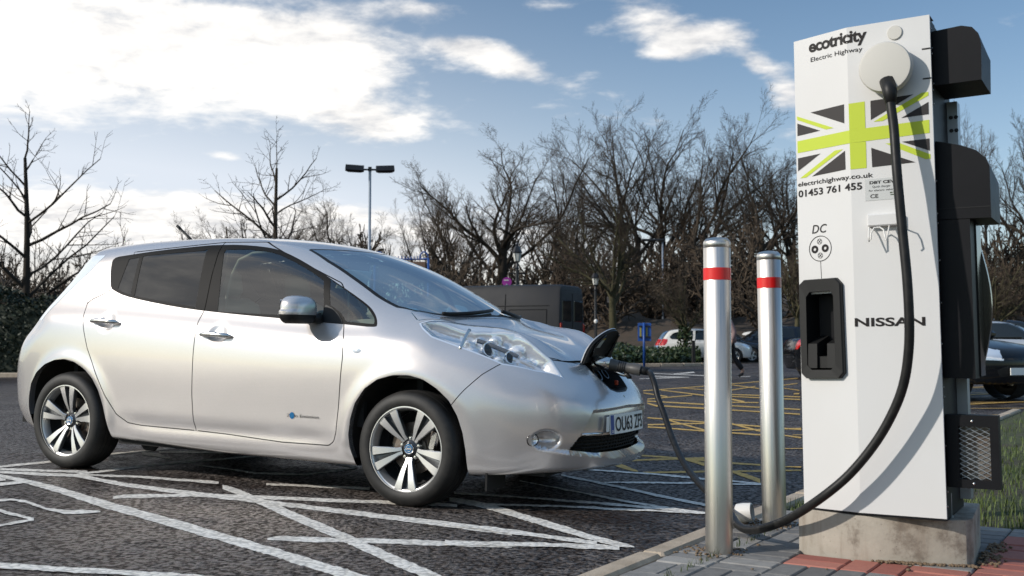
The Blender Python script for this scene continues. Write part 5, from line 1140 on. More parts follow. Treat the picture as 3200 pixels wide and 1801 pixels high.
# wheels
def wheel(x, sgn, rot):
    c = (x, -.765 * sgn, .318)
    W_ = mesh_obj('wheel', *(lambda m_: (m_.v, m_.f))(MB().lathe([(.232, .108), (.2385, .1075), (.2385, .100), (.226, .094), (.212, .06), (.205, -.06), (.226, -.10), (.2385, -.108)], 64)), M['alloy'], car, True)
    W_.location = c; W_.rotation_euler = (Matrix.Rotation(RAD(90) * sgn, 4, 'X') @ Matrix.Rotation(rot if sgn > 0 else -rot, 4, 'Z')).to_euler(); sharp(W_, 35)
    rb = MB(); prof = [(.236, .098)] + [(.240, .112), (.252, .118), (.275, .1185), (.298, .111), (.312, .098), (.3185, .084), (.3225, .06), (.3235, 0), (.3225, -.06), (.3185, -.084), (.312, -.098), (.29, -.112), (.25, -.116), (.236, -.10)]
    rb.lathe(prof, 96); ty = rb.make('tyre', M['tyre'], W_, auto=45)
    gv = MB()
    for zz in (-.05, -.018, .018, .05): gv.lathe([(.3228, zz - .004), (.3242, zz - .004), (.3242, zz + .004), (.3228, zz + .004)], 64)
    gv.make('tread_groove', M['gap'], W_)
    mb = MB(); mb.lathe([(.2055, .055), (.2055, -.06), (.10, -.062), (.0003, -.062)], 48); mb.make('barrel', M['alloy_dark'], W_, smooth=True)
    for k in range(5):
        a = 2 * math.pi * k / 5; Rz = Matrix.Rotation(a, 4, 'Z'); mb = MB()
        def sec(r, hw, gw, zt, zg): return [(-hw, r, zt - .03), (-hw, r, zt - .003), (-hw + .004, r, zt), (-gw, r, zt), (-gw * .8, r, zg), (-.003, r, zg + .002), (.003, r, zg + .002), (gw * .8, r, zg), (gw, r, zt), (hw - .004, r, zt), (hw, r, zt - .003), (hw, r, zt - .03)]
        rows = [sec(.050, .021, .002, .062, .061), sec(.075, .024, .004, .072, .060), (sec(.12, .041, .010, .085, .062)), sec(.17, .056, .016, .094, .066), sec(.2085, .069, .0215, .0985, .072), sec(.2280, .074, .0235, .0985, .076)]
        V = [Rz @ Vector(p) for r_ in rows for p in r_]; F = []; mi_ = []
        for r_ in range(5):
            for j in range(11): F.append((r_ * 12 + j, r_ * 12 + j + 1, r_ * 12 + 13 + j, r_ * 12 + 12 + j)[::-1]); mi_.append(0 if j in (1, 2, 8, 9) else 1)
        mb.add(V, F); mb.m = mi_; o = mb.make('spoke', [M['alloy'], M['alloy_grey']], W_); sharp(o, 22)
        mb = MB(); an = a + math.pi / 5 + math.pi / 2; mb.lathe([(.0003, .058), (.008, .057), (.0095, .050), (.0095, .03)], 10, c=(.057 * math.cos(an), .057 * math.sin(an), 0)); mb.lathe([(.0105, .046), (.0145, .052), (.0165, .046), (.0165, .02)], 14, c=(.057 * math.cos(an), .057 * math.sin(an), 0)); mb.make('wheel_nut', M['silver'], W_, auto=40)
    mb = MB(); mb.lathe([(.070, .03), (.072, .040), (.060, .052), (.034, .062), (.0315, .066)], 40); mb.make('hub', M['alloy_dark'], W_, smooth=True)
    mb = MB(); mb.lathe([(.0315, .060), (.0315, .068), (.029, .0715), (.0255, .0700)], 32); mb.lathe([(.0185, .0712), (.018, .0725), (.0145, .0725), (.014, .0712)], 32); mb.box((0, 0, .0718), (.040, .0085, .0022)); cp = mb.make('centre_cap', M['chrome'], W_, auto=35)
    mb = MB(); mb.lathe([(.0258, .0700), (.0003, .0712)], 32); mb.make('cap_badge', M['badge_blue'], W_, smooth=True)
    mb = MB(); mb.lathe([(.145, .0), (.145, .012), (.09, .014), (.085, .026), (.03, .028)], 40); mb.make('brake_disc', M['brake'], W_, auto=30)
    mb = MB(); cal = []
    Rc = Matrix.Rotation(-rot, 4, 'Z')
    mb.box(Rc @ Vector((.135 * (1 if sgn > 0 else -1), .05, .012)), (.055, .125, .05), rz=-rot + RAD(-14) * sgn, bev=.012); mb.make('brake_caliper', M['silver'], W_, auto=40)
    return W_
up_down = {('f'): math.pi, ('r'): 0.0}
for sgn in (1, -1):
    wheel(0.0, sgn, RAD(180)); wheel(-2.69, sgn, 0.0)
# ------------------------------------------------------------------ charging cable and plug
CAB = [[1.330,3.79,1.800],[1.330,3.745,1.76],[1.331,3.73,1.70],[1.336,3.72,1.619],[1.335,3.70,1.489],[1.339,3.69,1.377],[1.346,3.68,1.238],[1.353,3.67,1.101],[1.358,3.67,.964],[1.358,3.68,.856],[1.348,3.70,.747],[1.323,3.73,.649],[1.273,3.77,.536],[1.197,3.82,.42],[1.114,3.88,.328],[1.03,4.0,.235],[.972,4.13,.177],[.937,4.28,.141],[.922,4.42,.137],[.923,4.6,.159],[.912,4.85,.181],[.902,5.2,.201],[.882,5.55,.263],[.859,5.8,.373],[.838,5.95,.49],[.816,6.03,.574],[.801,6.08,.649],[.778,6.12,.697],[.748,6.14,.717]]
def catmull(P, n=6):
    P = [np.array(p, float) for p in P]; P = [2 * P[0] - P[1]] + P + [2 * P[-1] - P[-2]]; out_ = []
    for i in range(1, len(P) - 2):
        for k in range(n):
            t = k / n; a, b, c, d = P[i - 1], P[i], P[i + 1], P[i + 2]
            out_.append(.5 * ((2 * b) + (-a + c) * t + (2 * a - 5 * b + 4 * c - d) * t * t + (-a + 3 * b - 3 * c + d) * t ** 3))
    return out_ + [P[-2]]
cb = empty('charging_cable', CAB[0], 0, 'thick black charging cable looping from the charger to the plug in the car nose', 'cable')
cl_ = np.array(CAB[0])
def carw(x, y, z): return np.array(car.matrix_world @ Vector((x, -y, z)))
pe, ps = carw(1.075, 0.0, .772), carw(.80, 0.05, .815)
CAB[-3:] = [[.806, 6.07, .640], [.795, 6.15, .698], list(pe + (pe - ps) * .10)]
mb = MB(); mb.tube([p - cl_ for p in catmull(CAB)], .0165, 14); mb.make('cable_sheath', M['cable'], cb, smooth=True)
ax = (pe - ps) / np.linalg.norm(pe - ps)
def axpt(d): return ps + ax * d - cl_
Lh = np.linalg.norm(pe - ps)
mb = MB(); mb.tube([axpt(Lh - .035), axpt(Lh + .0), axpt(Lh + .03)], [.026, .025, .021], 14); mb.make('strain_relief', M['black_plastic'], cb, smooth=True)
mb = MB(); mb.tube([axpt(.075), axpt(.10), axpt(.16), axpt(.205), axpt(.212), axpt(Lh - .022), axpt(Lh - .018)], [.036, .034, .030, .030, .034, .0345, .026], 16)
upc = np.array([0, 0, 1.0]) - ax * ax[2]; upc /= np.linalg.norm(upc)
mb.make('plug_grip', M['conn_grey'], cb, auto=40)
mb = MB()
for d in (.130, .142, .154, .166): mb.tube([axpt(d), axpt(d + .006)], [.0325, .0325], 16)
mb.make('grip_rib', M['black_plastic'], cb, auto=40)
mb = MB(); mb.tube([axpt(.175) - upc * .03, axpt(.20) - upc * .052, axpt(.215) - upc * .050], [.012, .014, .010], 8); mb.make('plug_trigger', M['black_plastic'], cb, smooth=True)
mb = MB(); mb.tube([axpt(.10) - upc * .034, axpt(.16) - upc * .044, axpt(.19) - upc * .046], [.012, .012, .010], 8); mb.make('plug_lever', M['silver'], cb, smooth=True)
dn = carw(.80 - .62 * .1, .05, .815 - .62 * .1) - carw(.80, .05, .815); dn /= np.linalg.norm(dn)
b0 = ps + dn * .075 - cl_; b1 = ps + dn * .012 - cl_
mb = MB(); mb.tube([b0, b0 - dn * .03, b1 + dn * .012, b1], [.036, .040, .041, .039], 24); mb.make('plug_head', M['silver'], cb, auto=45)
mb = MB(); mb.tube([b1, b1 - dn * .012, axpt(.03), axpt(.078)], [.041, .043, .043, .037], 20); mb.make('plug_body', M['silver'], cb, smooth=True)
# black gland under the drum
mb = MB(); mb.tube([np.array([1.331, 3.765, 1.806]) - cl_, np.array([1.331, 3.742, 1.765]) - cl_, np.array([1.331, 3.733, 1.72]) - cl_], [.028, .025, .019], 12); mb.make('cable_gland', M['black_plastic'], cb, smooth=True)

# ------------------------------------------------------------------ bare trees: branching limbs grown level by level
def grow(seed, H, trunk_r, levels, first=.25, up=.25, wig=.12, spread=(28, 55), clen=.62, tip_r=.006, base_dir=(0, 0, 1), shape=1.0):
    """returns polylines per level: list of (points (N,k,3), radii (N,k))"""
    rs = np.random.RandomState(seed); out_ = []
    st = np.zeros((1, 3)); dr = np.array([base_dir], float); dr /= np.linalg.norm(dr); ln = np.array([H * levels[0][2]]); r0 = np.array([trunk_r]); r1 = np.array([trunk_r * levels[0][3]])
    for li, (n_child, nseg, lf, taper) in enumerate(levels):
        N = len(st); pts = np.zeros((N, nseg + 1, 3)); pts[:, 0] = st; d = dr.copy(); dirs = np.zeros((N, nseg + 1, 3)); dirs[:, 0] = d
        for k in range(nseg):
            d = d + rs.randn(N, 3) * wig * (1 if li else .15) + np.array([0, 0, 1]) * up * (.12 if li else .3)
            d /= np.linalg.norm(d, axis=1, keepdims=True); pts[:, k + 1] = pts[:, k] + d * (ln / nseg)[:, None]; dirs[:, k + 1] = d
        t = np.linspace(0, 1, nseg + 1)[None]; rad = r0[:, None] * (1 - t) + r1[:, None] * t; out_.append((pts, rad))
        if li == len(levels) - 1: break
        nc = levels[li + 1][0]; f0 = first if li == 0 else .22
        tt = (np.arange(nc)[None] + rs.uniform(.1, .9, (N, nc))) / nc; tt = f0 + (1 - f0) * tt; tt[:, -1] = 1.0; tt[:, -2] = np.maximum(tt[:, -2], .9)
        i = np.minimum((tt * nseg).astype(int), nseg - 1); fr = tt * nseg - i; ii = np.arange(N)[:, None]
        s = pts[ii, i] * (1 - fr[..., None]) + pts[ii, i + 1] * fr[..., None]; pd = dirs[ii, i + 1]; pr = rad[ii, i] * (1 - fr) + rad[ii, i + 1] * fr
        ang = np.radians(rs.uniform(spread[0], spread[1], (N, nc))) * np.where(tt > .97, .45, 1.0); phi = rs.uniform(0, 6.283, (N, nc)) + (np.arange(nc) * 2.4)[None]
        ref = np.where(np.abs(pd[..., 2:3]) < .9, np.array([0, 0, 1.0]), np.array([1.0, 0, 0])); a = np.cross(pd, ref); a /= np.linalg.norm(a, axis=-1, keepdims=True); b = np.cross(pd, a)
        nd = pd * np.cos(ang)[..., None] + (a * np.cos(phi)[..., None] + b * np.sin(phi)[..., None]) * np.sin(ang)[..., None]
        l_ = ln[:, None] * levels[li + 1][2] * rs.uniform(.65, 1.15, (N, nc)) * (1.0 - (shape if li == 0 else .45) * np.maximum(tt - .3, 0)) 
        st = s.reshape(-1, 3); dr = nd.reshape(-1, 3); ln = l_.reshape(-1); r0 = np.maximum(pr.reshape(-1) * rs.uniform(.45, .72, N * nc), tip_r); r1 = np.maximum(r0 * levels[li + 1][3], tip_r * .6)
    return out_
def tubes(sets, sides):
    """polylines -> one triangle/quad mesh arrays"""
    VV, FF, b = [], [], 0
    for (pts, rad), k in zip(sets, sides):
        N, m_, _ = pts.shape; d = np.gradient(pts, axis=1); d /= np.linalg.norm(d, axis=2, keepdims=True) + 1e-9
        ref = np.where(np.abs(d[..., 2:3]) < .9, np.array([0, 0, 1.0]), np.array([1.0, 0, 0])); a = np.cross(d, ref); a /= np.linalg.norm(a, axis=2, keepdims=True) + 1e-9; c = np.cross(d, a)
        an = np.arange(k) * 2 * math.pi / k
        V = pts[:, :, None] + (a[:, :, None] * np.cos(an)[None, None, :, None] + c[:, :, None] * np.sin(an)[None, None, :, None]) * rad[:, :, None, None]
        base = b + (np.arange(N) * m_ * k)[:, None, None]; i = np.arange(m_ - 1)[None, :, None] * k; j = np.arange(k)[None, None]; jn = (j + 1) % k
        F = np.stack([base + i + j, base + i + jn, base + i + k + jn, base + i + k + j], -1).reshape(-1, 4); VV.append(V.reshape(-1, 3)); FF.append(F); b += N * m_ * k
    return np.concatenate(VV), np.concatenate(FF)
def tree_meshes(name, seed, H, tr, levels, bark, twig, **kw):
    g = grow(seed, H, tr, levels, **kw); nb = min(3, len(g) - 2) if len(g) > 3 else 1
    A = tubes(g[:nb], [10, 7, 5][:nb]); B = tubes(g[nb:], [4, 3, 3, 3][:len(g) - nb])
    return fast_mesh(name + ' trunk', A[0], A[1], bark), fast_mesh(name + ' twigs', B[0], B[1], twig)
def put_tree(ms, x, y, z, rz, sc, label, group, name='tree', cat='tree', szx=1.0):
    r = empty(name, (x, y, z), rz, label, cat, group); r.scale = (sc * szx, sc * szx, sc)
    link_mesh('trunk', ms[0], r); link_mesh('crown', ms[1], r); return r
BIG = [(1, 8, .46, .60), (9, 9, 1.25, .22), (10, 6, .40, .3), (7, 5, .50, .35), (6, 3, .50, .4), (3, 2, .62, .5)]
big = [tree_meshes('tall tree %d' % k, 40 + k * 7, 10.0, .19, BIG, M['bark'], M['twig'], first=.48, up=.19, wig=.12, spread=(17, 47), tip_r=.0038, shape=.30) for k in range(3)]
big_h = [max(v.co.z for v in ms[1].vertices) for ms in big]
MID = [(1, 6, .30, .7), (10, 7, 1.65, .25), (9, 5, .38, .35), (7, 4, .50, .4), (5, 3, .5, .5), (3, 2, .6, .5)]
mid_t = [tree_meshes('spreading tree %d' % k, 11 + k * 5, 8.0, .17, MID, M['bark_olive'], M['twig'], first=.72, up=.20, wig=.12, spread=(20, 58), tip_r=.0055, shape=.3) for k in range(2)]
SPARSE = [(1, 8, .80, .3), (15, 6, .52, .3), (7, 4, .42, .4), (4, 3, .40, .5)]
sparse = [tree_meshes('sparse tree %d' % k, 5 + k * 3, 7.0, .105, SPARSE, M['bark'], M['bark'], first=.16, up=.26, wig=.10, spread=(32, 62), tip_r=.0055, shape=.72) for k in range(2)]
WHIP = [(1, 4, .22, .8), (7, 6, 2.6, .25), (6, 4, .30, .4), (3, 2, .4, .5)]
whip = [tree_meshes('whippy tree', 77, 6.0, .09, WHIP, M['bark'], M['twig_warm'], first=.55, up=.55, wig=.06, spread=(12, 34), tip_r=.005, shape=.3)]
def W_at(u, Yd): return (u - 1600) / 3354 * Yd
G1 = 'tall bare trees behind the car park'
for k, (u, Yd, top, v, rz, sx_, lb) in enumerate([(1555, 66, 396, 0, .4, 1.3, 'lone tall bare tree with a rounded double crown, right of the lamp post'), (1990, 76, 352, 1, 1.9, 1.05, 'tall bare tree with the left of the two highest crowns in the wood'),
        (2170, 74, 345, 2, 3.0, 1.0, 'tallest broad bare tree behind the front bollard'), (2390, 70, 400, 0, 2.2, 1.05, 'tall bare tree just left of the charger, behind the rear bollard'),
        (3060, 58, 310, 2, 5.1, .8, 'tall bare tree right of the charger beside its black hoods'), (3230, 54, 330, 0, 4.0, .8, 'tall bare tree at the right edge of the view'),
        (1420, 66, 545, 2, 1.2, .8, 'shorter bare tree just right of the lamp post'), (1330, 72, 580, 1, 5.2, .8, 'slim bare tree close behind the lamp post'), (2085, 78, 362, 0, 4.1, 1.15, 'tall dense bare tree between the two highest crowns of the wood'), (2480, 82, 430, 2, 1.0, 1.1, 'bare tree right behind the left edge of the charger'), (1700, 78, 545, 1, 3.9, 1.1, 'shorter bare tree right of the lone rounded tree'),
        (1060, 62, 600, 0, 2.9, 1.15, 'wide bare tree behind the windscreen, left of the lamp post'), (860, 64, 640, 2, 4.4, 1.2, 'low bushy bare tree behind the car roof'),
        (1790, 80, 500, 0, 5.6, .8, 'bare tree standing between the lone rounded tree and the wood'), (650, 66, 690, 1, 3.6, 1.3, 'low bushy bare tree behind the rear of the car roof')]):
    h = .88 + (1071 - top) / 3354 * Yd; put_tree(big[v], W_at(u, Yd), Yd, .2, rz, h / big_h[v] * 1.07, lb, G1, szx=sx_)
# nearer trees
put_tree(sparse[0], W_at(78, 30), 30, 0, 1.1, 1.08, 'dark sparse bare tree rising behind the hedge at the left edge', 'bare trees in the planting strip', szx=1.25)
put_tree(sparse[1], W_at(858, 33), 33, 0, 2.6, 1.12, 'sparse bare tree with a leaning leader behind the car roof', 'bare trees in the planting strip', szx=1.1)
put_tree(whip[0], W_at(455, 38), 38, 0, .3, .92, 'thin pale multi stemmed tree behind the rear window', 'bare trees in the planting strip')
put_tree(mid_t[0], W_at(1915, 47), 47, .5, .7, 1.12, 'spreading mossy tree with a bare lower trunk behind the van and blue sign', 'spreading trees round the car park', szx=1.0)
put_tree(mid_t[1], W_at(2140, 44), 44, 0, 2.2, .62, 'small spreading tree with ivy at its foot beside the white hatchback', 'spreading trees round the car park')
put_tree(mid_t[1], W_at(3112, 31), 31, 0, 4.0, .55, 'small pale trunked tree at the right, above the black parked car', 'spreading trees round the car park')
put_tree(mid_t[0], W_at(2490, 52), 52, .6, 3.6, .8, 'spreading tree half hidden by the left edge of the charger', 'spreading trees round the car park')

# ---- the scrub that closes the view: many thin stems, one mass
def scrub(name, spots, m, seed, stems=7, lv=None, kind='stuff'):
    VV, FF, b = [], [], 0
    lv = lv or [(1, 3, .10, .9), (9, 6, 6.0, .3), (9, 4, .40, .4), (7, 3, .46, .5)]
    for k, (x, y, z, h, wd) in enumerate(spots):
        g = grow(seed + k % 9, 1.0, .030, lv, first=.2, up=.10, wig=.20, spread=(18, 68), tip_r=.007, shape=.2)
        V, F = tubes(g[1:], [4, 3, 3]); a = R_.uniform(0, 6.28); ca, sa = math.cos(a), math.sin(a)
        zt = np.percentile(V[:, 2], 99); V = V / zt * np.array([wd, wd, h]); V = np.stack([V[:, 0] * ca - V[:, 1] * sa + x, V[:, 0] * sa + V[:, 1] * ca + y, V[:, 2] + z], 1)
        VV.append(V); FF.append(F + b); b += len(V)
    o = link_mesh(name, fast_mesh(name, np.concatenate(VV), np.concatenate(FF), m)); return prop(o, kind=kind)
def bank_z(x, y): return float(2.0 * sst(y, 46, 58) * sst(x, -2, 6) + 2.2 * sst(y, 58, 90) + .02)
sp1, sp2 = [], []
for k in range(120):
    y = R_.uniform(52, 68); x = R_.uniform(-.55, .56) * y; left = x < -.12 * y
    (sp1 if R_.random() < .65 else sp2).append((x, y, bank_z(x, y) - .1, R_.uniform(3.2, 5.0) if left else R_.uniform(3.0, 5.6), R_.uniform(2.4, 3.6)))
for k in range(40):
    y = R_.uniform(42, 50); x = R_.uniform(-.52, -.10) * y; sp1.append((x, y, 0, R_.uniform(2.6, 4.2), R_.uniform(2.0, 3.0)))
for k in range(26):
    y = R_.uniform(70, 84); x = R_.uniform(-.5, .55) * y; sp1.append((x, y, 1.5, R_.uniform(4.5, 7), R_.uniform(3, 4.5)))
scrub('scrub', sp1, M['twig'], 300); scrub('russet_scrub', sp2, M['twig_warm'], 400)
# bank behind the car park
xs2 = np.linspace(-140, 140, 141); ys2 = np.concatenate([np.linspace(44, 62, 28), np.linspace(65, 260, 20)]); XX, YY = np.meshgrid(xs2, ys2)
ZZ = 2.0 * sst(YY, 46, 58) * sst(XX, -2, 6) + 2.2 * sst(YY, 58, 90) + .30 * np.sin(XX * .55 + YY * .3) * sst(YY, 48, 56) + .25 * np.sin(XX * 1.3) * np.sin(YY * .9) * sst(YY, 48, 56) + .03 + 7 * sst(YY, 90, 250)
ii = (np.arange(len(ys2) - 1)[:, None] * 141 + np.arange(140)[None]).ravel()
o = link_mesh('bank', fast_mesh('bank', np.stack([XX, YY, ZZ], -1).reshape(-1, 3), np.stack([ii, ii + 1, ii + 142, ii + 141], 1), M['bank'])); prop(o, kind='structure')
# far woodland edge beyond the scrub, one mass of upright trunks and tangled limbs
VV, FF, b = [], [], 0
for k in range(190):
    y = R_.uniform(88, 125); x = R_.uniform(-.62, .62) * y; h = R_.uniform(5, 9) if x > -8 else R_.uniform(4, 7)
    g = grow(900 + k % 12, 1.0, .016, [(1, 4, .95, .3), (12, 4, .42, .4), (5, 3, .5, .5)], first=.08, up=.35, wig=.14, spread=(25, 60), tip_r=.0045, shape=.5)
    V, F = tubes(g, [5, 3, 3]); V = V * np.array([h * .8, h * .8, h]) + np.array([x, y, 3.4]); VV.append(V); FF.append(F + b); b += len(V)
o = link_mesh('far_wood', fast_mesh('far_wood', np.concatenate(VV), np.concatenate(FF), M['twig'])); prop(o, kind='stuff')

# ---- leaf masses
def leaf_cloud(name, fn_pts, n, size, m, parent=None, kind=None):
    P = np.array([fn_pts() for _ in range(n)]); a = NPR.randn(n, 3); a /= np.linalg.norm(a, axis=1, keepdims=True); b_ = np.cross(a, NPR.randn(n, 3)); b_ /= np.linalg.norm(b_, axis=1, keepdims=True); c = np.cross(a, b_)
    s = (size * NPR.uniform(.6, 1.3, n))[:, None]; V = np.stack([P - b_ * s, P + c * s * .55, P + b_ * s, P - c * s * .55], 1).reshape(-1, 3); i = np.arange(n)[:, None] * 4
    o = link_mesh(name, fast_mesh(name, V, i + np.array([[0, 1, 2, 3]]), m, False), parent); return prop(o, kind=kind) if kind else o
def hedge_pts():
    x = R_.uniform(-24, -6.5); d = R_.random(); h = 2.15 + .16 * math.sin(x * 1.7) + .10 * math.sin(x * 4.1); u = R_.random()
    if u < .62: return (x, 27.3 + .25 * abs(R_.gauss(0, 1)) + .12 * math.sin(x * 3 + d * 9), .1 + (h - .1) * R_.random())
    if u < .85: return (x, 27.3 + 1.6 * R_.random(), h - abs(R_.gauss(0, .12)))
    return (x, 27.4 + 1.4 * R_.random(), .1 + h * R_.random())
hd = empty('hedge', (-15, 28, 0), 0, 'dark clipped evergreen hedge along the left behind the car tail', 'hedge')
o = leaf_cloud('foliage', hedge_pts, 30000, .060, M['hedge_leaf'], hd); o.location = (15, -28, 0)
mb = MB(); mb.box((0, 0, .95), (17, 1.1, 1.8)); o = mb.make('stems', M['hedge_leaf'], hd)
mb = MB()
for k in range(20): mb.box((-23.6 + .92 * k, 26.75, .05), (.91, .15, .16), bev=.02)
prop(mb.make('far_kerb', M['kerb'], auto=30), kind='structure')
def cover_pts():
    x = R_.uniform(-1, 1); y = R_.uniform(-1, 1); r2 = x * x + y * y
    while r2 > 1: x = R_.uniform(-1, 1); y = R_.uniform(-1, 1); r2 = x * x + y * y
    return (3.55 + 3.3 * x, 40.6 + 1.7 * y, .08 + R_.random() ** .6 * (.62 + .12 * math.sin(x * 9) + .1 * math.sin(y * 5 + x * 14)) * (1 - r2 * .55))
o = leaf_cloud('ground_cover', cover_pts, 9000, .085, M['cover_leaf'], None, 'stuff')
def cover2():
    return (5.0 + 2.6 * R_.random(), 43.2 + 1.2 * R_.random(), .05 + R_.random() * (.52 + .15 * math.sin(R_.random() * 9)))
o = leaf_cloud('low_hedge', cover2, 3000, .085, M['cover_leaf'], None, 'stuff')
mb = MB()
for k in range(13):
    a0, a1 = math.pi * (1.0 + k / 13), math.pi * (1.0 + (k + 1) / 13); p = lambda a: (3.9 + 4.0 * math.cos(a), 40.9 + 2.4 * math.sin(a)); q0, q1 = p(a0), p(a1)
    mb.box(((q0[0] + q1[0]) / 2, (q0[1] + q1[1]) / 2, .06), (math.dist(q0, q1) * .985, .15, .15), math.atan2(q1[1] - q0[1], q1[0] - q0[0]), bev=.02)
prop(mb.make('far_kerb', M['kerb'], auto=30), kind='structure')
slab('planting_bed', [(3.9 + 3.95 * math.cos(a), 40.9 + 2.35 * math.sin(a)) for a in np.linspace(math.pi, 2 * math.pi, 20)] + [(7.9, 46), (-.1, 46)], -.05, .07, M['turf'])
def ivy_pts():
    a = R_.uniform(0, 6.28); z = .1 + 1.5 * R_.random() ** 1.4; r = .16 + .22 * R_.random() * (1.2 - z / 1.8); return (W_at(2140, 44) + r * math.cos(a), 44 + r * math.sin(a), z)
o = leaf_cloud('ivy', ivy_pts, 700, .075, M['ivy']); prop(o, 'green ivy climbing the foot of the small tree by the white hatchback', 'ivy')

# ------------------------------------------------------------------ street furniture
def post_lamp(x, y):
    r = empty('lamp_post', (x, y, 0), RAD(8), 'tall grey car park lamp post with two flat black lanterns', 'lamp post')
    mb = MB(); mb.tube([(0, 0, 0), (0, 0, 1.2), (0, 0, 1.25), (0, 0, 7.35)], [.085, .085, .062, .052], 14); mb.make('pole', M['lamp_grey'], r, auto=40)
    mb = MB(); mb.tube([(-.30, 0, 7.36), (.30, 0, 7.36)], .035, 8); mb.box((0, 0, 7.38), (.14, .14, .16), bev=.01); mb.make('arm', M['lamp_black'], r)
    for s in (-1, 1):
        mb = MB(); V = [(s * .22, -.20, 7.30), (s * .92, -.20, 7.33), (s * .92, .20, 7.33), (s * .22, .20, 7.30), (s * .22, -.15, 7.49), (s * .90, -.17, 7.52), (s * .90, .17, 7.52), (s * .22, .15, 7.49), (s * .34, -.13, 7.255), (s * .80, -.13, 7.27), (s * .80, .13, 7.27), (s * .34, .13, 7.255)]
        F = [(4, 5, 6, 7), (0, 1, 5, 4), (1, 2, 6, 5), (2, 3, 7, 6), (3, 0, 4, 7), (0, 8, 9, 1), (1, 9, 10, 2), (2, 10, 11, 3), (3, 11, 8, 0), (8, 11, 10, 9)]
        mb.add(V, F if s > 0 else [f[::-1] for f in F]); mb.make('lantern', M['lamp_black'], r)
    mb = MB(); mb.box((.10, 0, 2.95), (.10, .08, .12)); mb.tube([(.10, 0, 3.05), (.16, -.06, 3.2)], .03, 6); mb.make('camera_box', M['lamp_black'], r)
post_lamp(W_at(1153, 40), 40)
def victorian(x, y, h, label):
    r = empty('street_lamp', (x, y, 0), 0, label, 'lamp post', 'old style black street lamps')
    mb = MB(); mb.lathe([(.16, 0), (.16, .12), (.11, .2), (.10, .7), (.12, .74), (.06, .85), (.055, h - .95), (.085, h - .93), (.045, h - .88), (.045, h - .72)], 14); mb.tube([(-.28, 0, h - 1.1), (.28, 0, h - 1.1)], .018, 6); mb.make('post', M['lamp_black'], r, auto=40)
    mb = MB(); mb.lathe([(.09, h - .70), (.15, h - .42)], 6); mb.make('lantern_glass', M['lantern_glass'], r)
    mb = MB(); mb.lathe([(.17, h - .42), (.175, h - .39), (.10, h - .22), (.05, h - .17), (.06, h - .13), (.02, h - .08), (.005, h)], 6); mb.lathe([(.05, h - .74), (.10, h - .71), (.10, h - .69)], 6); mb.make('lantern_cap', M['lamp_black'], r)
    for k in range(6):
        a = k * math.pi / 3; mb = MB(); mb.tube([(.092 * math.cos(a), .092 * math.sin(a), h - .70), (.153 * math.cos(a), .153 * math.sin(a), h - .42)], .008, 4); mb.make('lantern_bar', M['lamp_black'], r)
victorian(W_at(1616, 36), 36, 4.30, 'old style black street lamp standing behind the grey van roof')
victorian(W_at(1861, 46), 46, 4.05, 'smaller old style black street lamp further back, right of the grey van')
def thin_pole(x, y, h, label, m, r_=.045, head=True):
    r = empty('pole', (x, y, 0), 0, label, 'pole')
    mb = MB(); mb.tube([(0, 0, 0), (0, 0, h)], [r_, r_ * .8], 10); mb.make('shaft', m, r, smooth=True)
    if head: mb = MB(); mb.box((-.5, 0, h + .03), (1.3, .3, .12), bev=.03); mb.make('lantern', M['lamp_black'], r)
thin_pole(W_at(2072, 58), 58, 6.4, 'pale thin lamp pole among the trees left of the front bollard', M['lamp_grey'], .06)
r = empty('pole', (W_at(1862, 40), 40, 0), 0, 'short black post with a white knob near the black lamp, right of the van', 'pole'); mb = MB(); mb.tube([(0, 0, 0), (0, 0, 1.62)], .05, 8); mb.make('shaft', M['lamp_black'], r); mb = MB(); mb.lathe([(.0003, 1.76), (.06, 1.72), (.075, 1.66), (.05, 1.6)], 10); mb.make('knob', M['white_plastic'], r, smooth=True)
# blue sign seen from behind
x = W_at(2012, 38); r = empty('sign', (x, 38, 0), RAD(-6), 'blue sign seen from behind on a blue post in the planting', 'sign')
mb = MB(); mb.tube([(0, 0, 0), (0, 0, 1.58)], .042, 10); mb.make('post', M['sign_blue'], r, smooth=True)
mb = MB(); mb.box((.02, .06, 1.25), (.47, .02, .64), bev=.005); mb.make('panel', M['sign_blue'], r)
for dx in (-.12, .10): mb = MB(); mb.box((dx, .046, 1.24), (.06, .006, .34)); mb.make('label_strip', M['sign_yellow'], r)
for z in (1.08, 1.46): mb = MB(); mb.box((.02, .02, z), (.40, .05, .035)); mb.make('bracket', M['lamp_black'], r)
# purple roundel
x = W_at(1584, 37); r = empty('sign', (x, 37, 0), 0, 'round purple sign with a white mark standing behind the van roof', 'sign')
mb = MB(); mb.tube([(0, 0, 0), (0, 0, 2.9)], .035, 8); mb.make('post', M['lamp_grey'], r)
mb = MB(); mb.lathe([(.0003, -.015), (.165, -.015), (.165, .015), (.0003, .015)], 28, M=Matrix.Rotation(RAD(90), 4, 'X'), c=(0, 0, 2.97)); mb.make('panel', M['purple'], r)
mb = MB(); mb.box((-.02, -.018, 3.03), (.16, .004, .035)); mb.make('mark', M['white_plastic'], r)
mb = MB(); mb.box((.0, -.01, 2.79), (.26, .01, .05)); mb.make('yellow_strip', M['sign_yellow'], r)
